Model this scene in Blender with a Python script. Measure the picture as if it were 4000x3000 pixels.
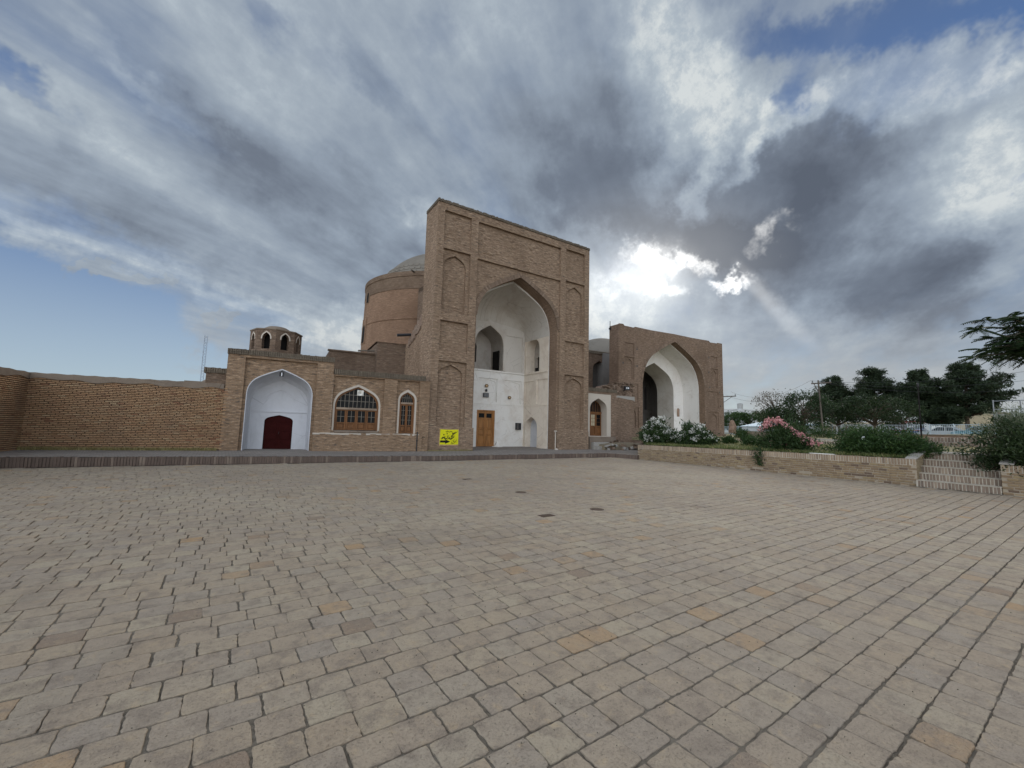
import bpy, bmesh, math, random
import numpy as np
from mathutils import Vector, Matrix
from mathutils.geometry import tessellate_polygon

rng = random.Random(7)
nrg = np.random.default_rng(11)
R = math.radians
scene = bpy.context.scene
for o in list(bpy.data.objects):
    bpy.data.objects.remove(o)

# ------------------------------------------------------------------ camera
CF, CYAW, CPITCH, CROLL, EYE = 1634.0, 0.6025189, 0.1012416, 0.0269951, 1.6
_F = Vector((math.sin(CYAW) * math.cos(CPITCH), math.cos(CYAW) * math.cos(CPITCH), math.sin(CPITCH)))
_R = Vector((math.cos(CYAW), -math.sin(CYAW), 0))
_U = _R.cross(_F)
_R, _U = _R * math.cos(CROLL) + _U * math.sin(CROLL), -_R * math.sin(CROLL) + _U * math.cos(CROLL)
cam = bpy.data.cameras.new('camera')
cam.sensor_width = 36
cam.lens = CF / 4000 * 36
cam.clip_start = 0.05
cam.clip_end = 3000
camo = bpy.data.objects.new('camera', cam)
camo.matrix_world = Matrix(((_R.x, _U.x, -_F.x, 0), (_R.y, _U.y, -_F.y, 0), (_R.z, _U.z, -_F.z, EYE), (0, 0, 0, 1)))
scene.collection.objects.link(camo)
scene.camera = camo
EYEV = Vector((0, 0, EYE))


def ray(x, y):
    return (_R * ((x - 2000) / CF) - _U * ((y - 1500) / CF) + _F).normalized()


def on_z(x, y, z=0.0):
    d = ray(x, y)
    return EYEV + d * ((z - EYE) / d.z)


def on_x(x, y, X):
    d = ray(x, y)
    return EYEV + d * (X / d.x)


def on_y(x, y, Y):
    d = ray(x, y)
    return EYEV + d * (Y / d.y)


def azel(x, y):
    d = ray(x, y)
    return math.atan2(d.x, d.y), math.asin(d.z)


# ------------------------------------------------------------------ view
scene.render.resolution_x, scene.render.resolution_y = 1024, 768
vs = scene.view_settings
vs.view_transform = 'Standard'
vs.look = 'None'
vs.gamma = 1
vs.use_curve_mapping = False
vs.exposure = 0.08

# ------------------------------------------------------------------ node helpers
def nd(nt, typ, **kw):
    n = nt.nodes.new(typ)
    for k, v in kw.items():
        setattr(n, k, v)
    return n


class E:
    """a socket with arithmetic, so that node math reads like math"""
    nt = None

    def __init__(s, sock):
        s.s = sock

    @staticmethod
    def m(op, *a, clamp=False):
        n = E.nt.nodes.new('ShaderNodeMath')
        n.operation = op
        n.use_clamp = clamp
        for i, v in enumerate(a):
            if isinstance(v, E):
                E.nt.links.new(v.s, n.inputs[i])
            else:
                n.inputs[i].default_value = v
        return E(n.outputs[0])

    def __add__(s, o): return E.m('ADD', s, o)
    def __radd__(s, o): return E.m('ADD', o, s)
    def __sub__(s, o): return E.m('SUBTRACT', s, o)
    def __rsub__(s, o): return E.m('SUBTRACT', o, s)
    def __mul__(s, o): return E.m('MULTIPLY', s, o)
    def __rmul__(s, o): return E.m('MULTIPLY', o, s)
    def __truediv__(s, o): return E.m('DIVIDE', s, o)
    def pow(s, p): return E.m('POWER', s, p)
    def clamp(s): return E.m('ADD', s, 0.0, clamp=True)
    def exp(s): return E.m('EXPONENT', s)

    def smooth(s, a, b, lo=0.0, hi=1.0):
        n = E.nt.nodes.new('ShaderNodeMapRange')
        n.interpolation_type = 'SMOOTHSTEP'
        E.nt.links.new(s.s, n.inputs[0])
        for i, v in enumerate((a, b, lo, hi)):
            n.inputs[i + 1].default_value = v
        return E(n.outputs[0])


def vec(x=0.0, y=0.0, z=0.0):
    n = E.nt.nodes.new('ShaderNodeCombineXYZ')
    for i, v in enumerate((x, y, z)):
        if isinstance(v, E):
            E.nt.links.new(v.s, n.inputs[i])
        else:
            n.inputs[i].default_value = v
    return n.outputs[0]


def noise(v, scale, detail=5, rough=0.55, dist=0.0, out=0):
    n = E.nt.nodes.new('ShaderNodeTexNoise')
    if v is not None:
        E.nt.links.new(v, n.inputs['Vector'])
    n.inputs['Scale'].default_value = scale
    n.inputs['Detail'].default_value = detail
    n.inputs['Roughness'].default_value = rough
    n.inputs['Distortion'].default_value = dist
    return E(n.outputs[out])


def ramp(fac, stops, interp='LINEAR'):
    n = E.nt.nodes.new('ShaderNodeValToRGB')
    cr = n.color_ramp
    cr.interpolation = interp
    while len(cr.elements) < len(stops):
        cr.elements.new(0.5)
    for e, (p, c) in zip(cr.elements, stops):
        e.position = p
        e.color = (*c, 1)
    E.nt.links.new(fac.s, n.inputs[0])
    return n.outputs[0]


def mixc(fac, a, b, typ='MIX'):
    n = E.nt.nodes.new('ShaderNodeMix')
    n.data_type = 'RGBA'
    n.blend_type = typ
    if isinstance(fac, E):
        E.nt.links.new(fac.s, n.inputs[0])
    else:
        n.inputs[0].default_value = fac
    for v, i in ((a, 6), (b, 7)):
        if isinstance(v, (tuple, list)):
            n.inputs[i].default_value = (*v, 1)
        else:
            E.nt.links.new(v, n.inputs[i])
    return n.outputs[2]


# ------------------------------------------------------------------ sky
SUN_AZ, SUN_EL = azel(2575, 1035)
world = bpy.data.worlds.new('World')
scene.world = world
world.use_nodes = True


def build_sky():
    nt = world.node_tree
    nt.nodes.clear()
    E.nt = nt
    tc = nd(nt, 'ShaderNodeTexCoord').outputs['Generated']
    nrm = nd(nt, 'ShaderNodeVectorMath', operation='NORMALIZE')
    nt.links.new(tc, nrm.inputs[0])
    d = nrm.outputs[0]
    sp = nd(nt, 'ShaderNodeSeparateXYZ')
    nt.links.new(d, sp.inputs[0])
    dx, dy, dz = (E(sp.outputs[i]) for i in range(3))
    sky = nd(nt, 'ShaderNodeTexSky', sky_type='NISHITA', sun_disc=False)
    sky.sun_elevation = SUN_EL
    sky.sun_rotation = SUN_AZ
    sky.altitude = 900
    sky.air_density = 1.0
    sky.dust_density = 0.6
    sky.ozone_density = 2.0
    az = E.m('ARCTAN2', dx, dy)
    el = E.m('ARCSINE', dz)
    # ragged edges: warp the sky position by noise
    w1 = nd(nt, 'ShaderNodeTexNoise'); w1.inputs['Scale'].default_value = 3.0; w1.inputs['Detail'].default_value = 3
    w2 = nd(nt, 'ShaderNodeTexNoise'); w2.inputs['Scale'].default_value = 14.0; w2.inputs['Detail'].default_value = 4; w2.inputs['Roughness'].default_value = 0.65
    for w in (w1, w2):
        nt.links.new(d, w.inputs['Vector'])
    s1 = nd(nt, 'ShaderNodeSeparateXYZ'); nt.links.new(w1.outputs['Color'], s1.inputs[0])
    s2 = nd(nt, 'ShaderNodeSeparateXYZ'); nt.links.new(w2.outputs['Color'], s2.inputs[0])
    wa = az + (E(s1.outputs[0]) - 0.5) * 0.22 + (E(s2.outputs[0]) - 0.5) * 0.15
    we = el + (E(s1.outputs[1]) - 0.5) * 0.16 + (E(s2.outputs[1]) - 0.5) * 0.12
    P = vec(wa, we, 0.0)
    P0 = vec(az + (E(s2.outputs[0]) - 0.5) * 0.03, el + (E(s2.outputs[1]) - 0.5) * 0.03, 0.0)
    # high cloud sheet, drawn out along the wind (parallel streaks seen in perspective)
    wind = R(57)
    k = dz + 0.16
    cx, cy = dx / k, dy / k
    ua = cx * math.sin(wind) + cy * math.cos(wind)
    ub = cx * math.cos(wind) - cy * math.sin(wind)
    sa = noise(vec(ua * 0.5, ub * 1.35, 0.0), 1.0, 5, 0.55)
    sb = noise(vec(ua * 1.1 + 7.0, ub * 3.6, 3.0), 1.0, 5, 0.58)
    lump = noise(vec(cx * 2.4, cy * 2.4, 5.0), 1.0, 6, 0.6)
    fine = noise(d, 20.0, 4, 0.6)

    def blobs(lst, start, Pv):
        acc = start
        for (px, py, ra, rb, rot, amp) in lst:
            a0, e0 = azel(px, py)
            c, s = math.cos(R(rot)), math.sin(R(rot))
            a1, e1 = azel(px + c * 40, py + s * 40)
            a2, e2 = azel(px - s * 40, py + c * 40)
            la, lb = math.hypot(a1 - a0, e1 - e0) / 40, math.hypot(a2 - a0, e2 - e0) / 40
            mp = nd(nt, 'ShaderNodeMapping', vector_type='TEXTURE')
            mp.inputs['Location'].default_value = (a0, e0, 0)
            mp.inputs['Rotation'].default_value = (0, 0, math.atan2(e1 - e0, a1 - a0))
            mp.inputs['Scale'].default_value = (ra * la, rb * lb, 1)
            nt.links.new(Pv, mp.inputs['Vector'])
            g = nd(nt, 'ShaderNodeTexGradient', gradient_type='SPHERICAL')
            nt.links.new(mp.outputs[0], g.inputs[0])
            acc = E.m('MULTIPLY_ADD', E(g.outputs[1]).smooth(0.0, 0.85), amp, acc)
        return acc
    # (photo direction x, y), radii, tilt, amount; placed as directions in the sky
    COVER = [(100, 1200, 950, 300, 17, -1.7), (900, 1500, 900, 190, 10, -1.0), (3300, 120, 900, 150, -6, -0.52), (3980, 20, 450, 220, 0, -0.6),
             (3020, 360, 190, 130, -35, -0.5), (120, 330, 420, 100, 38, -0.45), (520, 640, 380, 70, 38, -0.4), (1080, 60, 240, 90, 60, -0.25), (1750, 60, 200, 120, 60, -0.2),
             (470, 1085, 170, 34, 8, 1.3), (820, 1228, 80, 30, 8, 1.2), (700, 1400, 220, 40, 8, 0.5), (3950, 760, 200, 60, -20, -0.5), (1300, 640, 120, 90, 40, -0.35),
             (2450, 650, 700, 500, 0, 0.8), (3200, 950, 1000, 550, 0, 0.8), (700, 820, 1000, 250, 22, 0.6), (1300, 700, 800, 450, 20, 0.5), (2700, 350, 450, 450, 0, 0.5), (1500, 1150, 700, 300, 20, 0.5)]
    BRIGHT = [(2580, 100, 620, 420, 75, 0.30), (2700, 430, 330, 300, 75, 0.33), (2690, 730, 90, 260, -5, 0.26), (2000, 150, 620, 240, 65, 0.14), (1250, 250, 500, 160, 55, 0.10),
              (3480, 350, 440, 190, -12, 0.36), (3100, 400, 260, 80, -22, 0.36), (2890, 530, 80, 230, 35, 0.42), (3850, 290, 220, 130, -30, 0.30), (3830, 700, 330, 330, 50, 0.27),
              (3960, 1000, 300, 360, 0, 0.2), (2250, 580, 650, 420, 42, -0.24), (2350, 790, 520, 220, 30, -0.2), (2950, 760, 560, 350, -25, -0.33), (3250, 700, 450, 280, -8, -0.26), (3300, 1080, 1000, 280, 6, -0.33),
              (2750, 930, 520, 140, 8, -0.34), (2050, 800, 500, 160, 25, -0.12), (1200, 760, 650, 220, 22, -0.18), (700, 920, 700, 140, 24, -0.14), (1600, 1000, 500, 180, 20, -0.08), (250, 500, 500, 90, 35, -0.1),
              (350, 960, 700, 70, 22, 0.16), (1050, 1240, 560, 70, 20, 0.24), (1350, 1280, 320, 110, 10, 0.22), (1650, 880, 130, 130, 0, 0.25), (60, 800, 300, 130, 30, 0.18), (150, 330, 420, 90, 38, -0.16), (900, 560, 420, 70, 40, -0.12), (1500, 330, 300, 80, 55, -0.1), (600, 330, 420, 60, 38, 0.14), (2380, 1200, 300, 170, 0, 0.2)]
    GLOW = [(2420, 1150, 330, 200, 0, 0.20), (2540, 1070, 620, 420, 0, 0.16), (2550, 1050, 230, 160, 0, 0.28), (3030, 1200, 300, 58, 47, 0.13), (2960, 1130, 190, 40, 47, 0.07), (2850, 1350, 650, 220, 0, 0.04)]
    HOT = [(2580, 1015, 135, 85, -10, 0.85), (2470, 1110, 200, 70, 10, 0.2), (2690, 1015, 75, 42, 20, 0.55), (2835, 1062, 100, 40, -3, 1.1), (3010, 890, 140, 58, -28, 0.36), (2560, 1140, 170, 40, -10, 0.35)]
    cover = (sa - 0.5) * 1.5 + (sb - 0.5) * 0.7 + (lump - 0.5) * 0.35 + 0.74
    cover = blobs(COVER, cover, P).smooth(0.1, 0.95)
    bright = (sa - 0.5) * 0.55 + (sb - 0.5) * 0.68 + (lump - 0.5) * 0.5 + (fine - 0.5) * 0.16 + 0.555
    bright = blobs(BRIGHT, bright, P)
    ragged = noise(d, 24.0, 5, 0.7).smooth(0.36, 0.64)
    bright = bright + (ragged - 0.5) * bright.smooth(0.5, 0.95) * 0.24
    glow = blobs(GLOW, E.m('ADD', 0.0, 0.0), P0)
    hot = blobs(HOT, E.m('ADD', 0.0, 0.0), P) * (0.35 + 0.9 * ragged)
    # front-lit clouds opposite the sun, brightened further and warmed as added fill light
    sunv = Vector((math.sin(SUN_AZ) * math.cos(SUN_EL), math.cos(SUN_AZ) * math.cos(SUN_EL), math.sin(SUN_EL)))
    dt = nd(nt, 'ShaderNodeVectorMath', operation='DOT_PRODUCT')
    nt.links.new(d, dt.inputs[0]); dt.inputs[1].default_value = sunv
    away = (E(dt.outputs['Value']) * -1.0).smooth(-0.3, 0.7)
    ccol = ramp(bright, [(0.0, (0.102, 0.122, 0.160)), (0.28, (0.165, 0.197, 0.250)), (0.5, (0.270, 0.322, 0.392)),
                         (0.75, (0.415, 0.475, 0.530)), (1.0, (0.62, 0.66, 0.67))])
    horizon = el.smooth(0.0, 0.42)
    blue = mixc(1.0, sky.outputs[0], (0.066, 0.078, 0.082), 'MULTIPLY')
    tint = mixc(horizon, (0.43, 0.52, 0.60), (0.085, 0.175, 0.40))
    tint = mixc(el.smooth(0.42, 0.85), tint, (0.088, 0.130, 0.245))
    blue = mixc(0.8, blue, tint)
    pale = mixc((1.0 - el.smooth(0.0, 0.26)) * 0.75, ccol, (0.44, 0.44, 0.425))
    col = mixc(cover, blue, pale)
    g1 = mixc(1.0, vec(glow, glow, glow), (1.0, 0.97, 0.90), 'MULTIPLY')
    col = mixc(1.0, col, g1, 'ADD')
    h1 = mixc(1.0, vec(hot, hot, hot), (1.0, 0.98, 0.93), 'MULTIPLY')
    col = mixc(1.0, col, h1, 'ADD')
    aw = vec(1.0 + away * AWAY_FILL, 1.0 + away * (AWAY_FILL * 0.89), 1.0 + away * (AWAY_FILL * 0.78))
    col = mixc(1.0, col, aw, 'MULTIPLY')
    bg = nd(nt, 'ShaderNodeBackground')
    nt.links.new(col, bg.inputs[0])
    bg.inputs[1].default_value = SKYGAIN
    out = nd(nt, 'ShaderNodeOutputWorld')
    nt.links.new(bg.outputs[0], out.inputs[0])


SKYGAIN = 1.0
AWAY_FILL = 5.0
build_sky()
world.cycles.sampling_method = 'MANUAL'
world.cycles.sample_map_resolution = 512
scene.cycles.max_bounces = 5
scene.cycles.diffuse_bounces = 3
scene.cycles.glossy_bounces = 2
scene.cycles.transmission_bounces = 3

sun = bpy.data.lights.new('sun', 'SUN')
sun.energy = 2.0
sun.angle = R(50)
sun.color = (1.0, 0.93, 0.83)
suno = bpy.data.objects.new('sun', sun)
suno.rotation_euler = (R(90) - SUN_EL, 0, math.pi - SUN_AZ)
scene.collection.objects.link(suno)

# ------------------------------------------------------------------ materials
MAT = {}


def material(name):
    m = bpy.data.materials.new(name)
    m.use_nodes = True
    m.node_tree.nodes.clear()
    E.nt = m.node_tree
    MAT[name] = m
    return m


def finish(col, rough=0.85, bump=None, bdist=0.01, bstr=1.0, spec=0.25, metal=0.0, transl=0.0):
    nt = E.nt
    b = nd(nt, 'ShaderNodeBsdfPrincipled')
    if isinstance(col, (tuple, list)):
        b.inputs['Base Color'].default_value = (*col, 1)
    else:
        nt.links.new(col, b.inputs['Base Color'])
    if isinstance(rough, E):
        nt.links.new(rough.s, b.inputs['Roughness'])
    else:
        b.inputs['Roughness'].default_value = rough
    b.inputs['Specular IOR Level'].default_value = spec
    b.inputs['Metallic'].default_value = metal
    if bump is not None:
        bn = nd(nt, 'ShaderNodeBump')
        bn.inputs['Distance'].default_value = bdist
        bn.inputs['Strength'].default_value = bstr
        nt.links.new(bump.s, bn.inputs['Height'])
        nt.links.new(bn.outputs[0], b.inputs['Normal'])
    sh = b.outputs[0]
    if transl:
        t = nd(nt, 'ShaderNodeBsdfTranslucent')
        nt.links.new(col, t.inputs[0])
        mx = nd(nt, 'ShaderNodeMixShader')
        mx.inputs[0].default_value = transl
        nt.links.new(sh, mx.inputs[1])
        nt.links.new(t.outputs[0], mx.inputs[2])
        sh = mx.outputs[0]
    out = nd(nt, 'ShaderNodeOutputMaterial')
    nt.links.new(sh, out.inputs[0])


def pos():
    return nd(E.nt, 'ShaderNodeNewGeometry').outputs['Position']


def uvc():
    return nd(E.nt, 'ShaderNodeTexCoord').outputs['UV']


def attr(name='rnd'):
    n = nd(E.nt, 'ShaderNodeAttribute', attribute_name=name)
    return E(n.outputs['Fac'])


def scaled(v, x, y, z):
    n = nd(E.nt, 'ShaderNodeMapping')
    n.inputs['Scale'].default_value = (x, y, z)
    E.nt.links.new(v, n.inputs['Vector'])
    return n.outputs[0]


def brick_mat(name, c1, c2, mortar, bw=0.22, rh=0.066, ms=0.009, stain=0.5, streak=0.45, dark=(0.10, 0.085, 0.075), stain_scale=0.45):
    material(name)
    nt = E.nt
    uv = uvc()
    # laid by hand: the courses waver
    wob = noise(uv, 1.6, 2, 0.5)
    sx = nd(nt, 'ShaderNodeSeparateXYZ'); nt.links.new(uv, sx.inputs[0])
    v2 = vec(E(sx.outputs[0]) + (noise(uv, 3.0, 2) - 0.5) * 0.03, E(sx.outputs[1]) + (wob - 0.5) * 0.05, 0.0)
    b = nd(nt, 'ShaderNodeTexBrick')
    nt.links.new(v2, b.inputs['Vector'])
    b.inputs['Scale'].default_value = 1
    b.inputs['Brick Width'].default_value = bw
    b.inputs['Row Height'].default_value = rh
    b.inputs['Mortar Size'].default_value = ms
    b.inputs['Mortar Smooth'].default_value = 0.3
    b.inputs['Bias'].default_value = 0.0
    b.inputs['Color1'].default_value = (*c1, 1)
    b.inputs['Color2'].default_value = (*c2, 1)
    b.inputs['Mortar'].default_value = (*mortar, 1)
    # single proud, pale or missing, dark bricks: long flat flecks
    fl = noise(scaled(v2, 3.4, 12.5, 1), 1.0, 4, 0.7)
    col = mixc(fl.smooth(0.55, 0.63) * streak, b.outputs[0], tuple(min(1, c * 1.4 + 0.03) for c in c1))
    col = mixc((1.0 - fl.smooth(0.36, 0.44)) * min(1, streak * 1.3), col, dark)
    p = pos()
    st = noise(scaled(p, 1, 1, 0.75), stain_scale, 6, 0.62, 0.6)
    col = mixc(st.smooth(0.42, 0.72) * stain, col, tuple(c * 0.62 for c in c2))
    st2 = noise(p, 1.7, 5, 0.65)
    col = mixc(st2.smooth(0.5, 0.8) * stain * 0.55, col, tuple(min(1, c * 1.15 + 0.03) for c in c1))
    gr = noise(p, 35.0, 3, 0.7)
    col = mixc(gr * 0.35, col, tuple(c * 0.7 for c in c1), 'MIX')
    h = (1.0 - E(b.outputs[1])) * 0.8 + fl.smooth(0.25, 0.75) * 0.9 + gr * 0.25
    finish(col, 0.92, h, 0.022, 1.0, 0.1)
    return MAT[name]


brick_mat('portal_brick', (0.36, 0.258, 0.178), (0.25, 0.166, 0.112), (0.285, 0.215, 0.158), streak=0.9)
brick_mat('second_portal_brick', (0.305, 0.215, 0.155), (0.21, 0.14, 0.098), (0.245, 0.18, 0.135), stain=0.6, streak=0.7, stain_scale=0.3)
brick_mat('wing_brick', (0.37, 0.255, 0.165), (0.265, 0.17, 0.105), (0.27, 0.205, 0.15), bw=0.23, rh=0.07, streak=0.9)
brick_mat('drum_brick', (0.34, 0.218, 0.145), (0.255, 0.155, 0.10), (0.27, 0.185, 0.13), bw=0.2, rh=0.06, streak=0.4, stain=0.7, stain_scale=0.22)
brick_mat('drum_top_brick', (0.26, 0.185, 0.13), (0.19, 0.13, 0.09), (0.21, 0.155, 0.115), bw=0.2, rh=0.06, streak=0.5, stain=0.6, stain_scale=0.3)
brick_mat('coping_brick', (0.195, 0.16, 0.12), (0.14, 0.112, 0.085), (0.155, 0.13, 0.10), bw=0.075, rh=0.30, ms=0.01, streak=0.3)
brick_mat('roof_brick', (0.23, 0.165, 0.118), (0.16, 0.108, 0.078), (0.175, 0.13, 0.10), stain=0.7, streak=0.7)
brick_mat('old_rubble_brick', (0.34, 0.24, 0.18), (0.24, 0.16, 0.115), (0.24, 0.19, 0.15), bw=0.25, rh=0.075, ms=0.018, streak=0.8, stain=0.7)
brick_mat('reveal_brick', (0.31, 0.215, 0.15), (0.235, 0.155, 0.105), (0.24, 0.18, 0.135), bw=0.22, rh=0.065, streak=0.5)
brick_mat('planter_core', (0.40, 0.31, 0.19), (0.30, 0.23, 0.15), (0.42, 0.36, 0.26), bw=0.2, rh=0.06, streak=0.4)


def plaster_mat(name, base, dirt, amount=0.5, scale=0.9):
    material(name)
    p = pos()
    n1 = noise(p, scale, 6, 0.65, 0.4)
    n2 = noise(scaled(p, 4, 4, 0.5), 1.0, 4, 0.6)
    col = mixc(n1.smooth(0.42, 0.75) * amount, base, dirt)
    col = mixc(n2.smooth(0.55, 0.8) * amount * 0.35, col, tuple(c * 0.8 for c in dirt))
    n3 = noise(p, scale * 3.1, 6, 0.7, 0.5)
    col = mixc(n3.smooth(0.55, 0.68) * amount * 0.4, col, tuple(c * 0.85 for c in dirt))
    vo = nd(E.nt, 'ShaderNodeTexVoronoi', feature='DISTANCE_TO_EDGE')
    vo.inputs['Scale'].default_value = 0.9
    E.nt.links.new(vec(0.0) if False else p, vo.inputs['Vector'])
    ck = (1.0 - E(vo.outputs['Distance']).smooth(0.0, 0.012)) * noise(p, 1.1, 3).smooth(0.45, 0.6)
    col = mixc(ck * amount * 0.8, col, tuple(c * 0.55 for c in dirt))
    finish(col, 0.9, noise(p, 14, 5, 0.6), 0.01, 0.5, 0.15)


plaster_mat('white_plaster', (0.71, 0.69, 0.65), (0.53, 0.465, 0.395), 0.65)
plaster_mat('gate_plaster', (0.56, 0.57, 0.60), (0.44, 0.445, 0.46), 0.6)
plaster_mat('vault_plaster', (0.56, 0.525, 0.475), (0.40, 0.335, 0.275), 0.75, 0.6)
plaster_mat('warm_plaster', (0.72, 0.64, 0.54), (0.50, 0.40, 0.31), 0.6)
plaster_mat('second_plaster', (0.76, 0.735, 0.70), (0.50, 0.42, 0.36), 0.6, 0.4)
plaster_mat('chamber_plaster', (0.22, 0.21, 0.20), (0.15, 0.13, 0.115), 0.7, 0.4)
plaster_mat('dark_plaster', (0.10, 0.095, 0.09), (0.06, 0.055, 0.05), 0.6)  # near-black tone for niches, holes and a box cover
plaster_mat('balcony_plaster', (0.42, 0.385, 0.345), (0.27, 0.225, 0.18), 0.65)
plaster_mat('mud_plaster', (0.215, 0.172, 0.134), (0.15, 0.115, 0.09), 0.7, 1.2)
plaster_mat('trim_plaster', (0.49, 0.435, 0.37), (0.47, 0.40, 0.34), 0.5, 2.5)
plaster_mat('dome_plaster', (0.20, 0.18, 0.152), (0.135, 0.118, 0.098), 0.6, 0.5)
plaster_mat('stone_threshold', (0.36, 0.335, 0.30), (0.33, 0.30, 0.27), 0.6, 2.0)
plaster_mat('far_white', (0.55, 0.56, 0.57), (0.42, 0.42, 0.42), 0.5, 0.3)
plaster_mat('far_tan', (0.45, 0.38, 0.26), (0.36, 0.30, 0.21), 0.5, 0.3)
plaster_mat('far_grey', (0.32, 0.32, 0.31), (0.24, 0.24, 0.24), 0.5, 0.3)
plaster_mat('concrete', (0.33, 0.31, 0.28), (0.24, 0.22, 0.20), 0.6, 1.0)


def simple_mat(name, col, rough=0.6, spec=0.3, metal=0.0, var=0.25, nscale=6.0, stretch=(1, 1, 1)):
    material(name)
    p = pos()
    n1 = noise(scaled(p, *stretch), nscale, 5, 0.6)
    c = mixc(n1.smooth(0.35, 0.75) * 0.8, tuple(min(1, x * (1 + var)) for x in col), tuple(x * (1 - var) for x in col))
    finish(c, rough, n1, 0.003, 0.4, spec, metal)


simple_mat('door_wood', (0.26, 0.118, 0.036), 0.5, 0.35, var=0.35, nscale=9, stretch=(1, 1, 0.12))
simple_mat('window_wood', (0.135, 0.058, 0.02), 0.55, 0.3, var=0.4, nscale=9, stretch=(1, 1, 0.12))
simple_mat('grey_wood', (0.25, 0.19, 0.14), 0.75, 0.2, var=0.35, nscale=9, stretch=(0.15, 0.15, 1))
simple_mat('glazing_bar', (0.17, 0.15, 0.125), 0.7, 0.2)
simple_mat('maroon_paint', (0.030, 0.0045, 0.004), 0.75, 0.08, var=0.2, nscale=4)
simple_mat('black_metal', (0.022, 0.022, 0.024), 0.5, 0.4)
simple_mat('grey_metal', (0.22, 0.23, 0.24), 0.5, 0.4, metal=0.4)
simple_mat('mast_metal', (0.27, 0.32, 0.39), 0.6, 0.2)
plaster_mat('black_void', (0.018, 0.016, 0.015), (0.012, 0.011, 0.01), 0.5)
simple_mat('pale_metal', (0.55, 0.58, 0.60), 0.5, 0.4)
simple_mat('fence_paint', (0.33, 0.395, 0.43), 0.5, 0.4, var=0.2)
simple_mat('weathered_pole', (0.095, 0.08, 0.066), 0.85, 0.2, nscale=3, stretch=(1, 1, 0.1))
simple_mat('bark', (0.085, 0.066, 0.05), 0.95, 0.1, var=0.45, nscale=12, stretch=(1, 1, 0.2))
simple_mat('yellow_cloth', (0.62, 0.59, 0.012), 0.7, 0.2, var=0.12, nscale=9)
simple_mat('black_ink', (0.008, 0.008, 0.008), 0.6, 0.2)
simple_mat('batten_wood', (0.42, 0.28, 0.16), 0.8, 0.1)
simple_mat('medallion', (0.12, 0.085, 0.045), 0.6, 0.3)
simple_mat('plaque', (0.05, 0.05, 0.052), 0.35, 0.5)
simple_mat('blue_tarp', (0.05, 0.085, 0.26), 0.5, 0.3)
simple_mat('red_stripe', (0.30, 0.05, 0.05), 0.5, 0.3)
simple_mat('sky_blue_roof', (0.42, 0.52, 0.58), 0.5, 0.3)
simple_mat('car_white', (0.36, 0.38, 0.39), 0.3, 0.5, var=0.05)
simple_mat('car_teal', (0.06, 0.18, 0.22), 0.3, 0.5, var=0.05)
simple_mat('car_grey', (0.16, 0.17, 0.18), 0.3, 0.5, var=0.05)
simple_mat('tyre_rubber', (0.02, 0.02, 0.02), 0.8, 0.2)
simple_mat('stele_stone', (0.24, 0.165, 0.12), 0.9, 0.1, var=0.4, nscale=3)
simple_mat('drain_iron', (0.085, 0.06, 0.045), 0.85, 0.1)
simple_mat('white_plastic', (0.68, 0.70, 0.70), 0.5, 0.3)
simple_mat('rag_board', (0.62, 0.60, 0.55), 0.8, 0.2)
material('glass')
finish((0.006, 0.007, 0.008), 0.3, None, spec=0.12)
material('lamp_glass')
finish((0.7, 0.72, 0.75), 0.15, None, spec=0.5)


def leaf_mat(name, stops, transl=0.25, rough=0.5):
    material(name)
    p = pos()
    a = attr('rnd') * 0.7 + noise(p, 1.8, 3) * 0.3
    finish(ramp(a, stops), rough, None, spec=0.3, transl=transl)


leaf_mat('pine_needles', [(0.0, (0.0129, 0.0226, 0.0113)), (0.6, (0.0257, 0.0419, 0.0177)), (1.0, (0.0484, 0.0685, 0.0282))], 0.1, 0.6)
leaf_mat('locust_leaves', [(0.0, (0.0132, 0.027, 0.0108)), (0.6, (0.027, 0.051, 0.018)), (1.0, (0.054, 0.084, 0.027))], 0.25)
leaf_mat('oleander_leaves', [(0.0, (0.0154, 0.0315, 0.0112)), (0.6, (0.035, 0.0665, 0.0196)), (1.0, (0.07, 0.112, 0.0315))], 0.2)
leaf_mat('shrub_leaves', [(0.0, (0.0143, 0.0325, 0.0097)), (0.6, (0.0358, 0.0748, 0.0195)), (1.0, (0.0845, 0.1235, 0.0325))], 0.25)
leaf_mat('dark_shrub_leaves', [(0.0, (0.0108, 0.0216, 0.0084)), (0.6, (0.024, 0.0432, 0.0132)), (1.0, (0.051, 0.075, 0.024))], 0.2)
leaf_mat('tamarisk_leaves', [(0.0, (0.09, 0.11, 0.065)), (0.6, (0.16, 0.185, 0.11)), (1.0, (0.25, 0.27, 0.17))], 0.25)
leaf_mat('dry_twigs', [(0.0, (0.07, 0.06, 0.045)), (0.6, (0.12, 0.105, 0.075)), (1.0, (0.17, 0.155, 0.11))], 0.1)
leaf_mat('white_petals', [(0.0, (0.50, 0.50, 0.46)), (1.0, (0.78, 0.77, 0.72))], 0.3)
leaf_mat('pink_petals', [(0.0, (0.52, 0.20, 0.22)), (0.6, (0.68, 0.35, 0.35)), (1.0, (0.78, 0.52, 0.50))], 0.3)
leaf_mat('dry_grass', [(0.0, (0.20, 0.17, 0.07)), (0.6, (0.33, 0.28, 0.12)), (1.0, (0.42, 0.37, 0.19))], 0.2)
leaf_mat('green_grass', [(0.0, (0.06, 0.09, 0.025)), (0.6, (0.12, 0.15, 0.05)), (1.0, (0.26, 0.25, 0.10))], 0.2)

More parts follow.
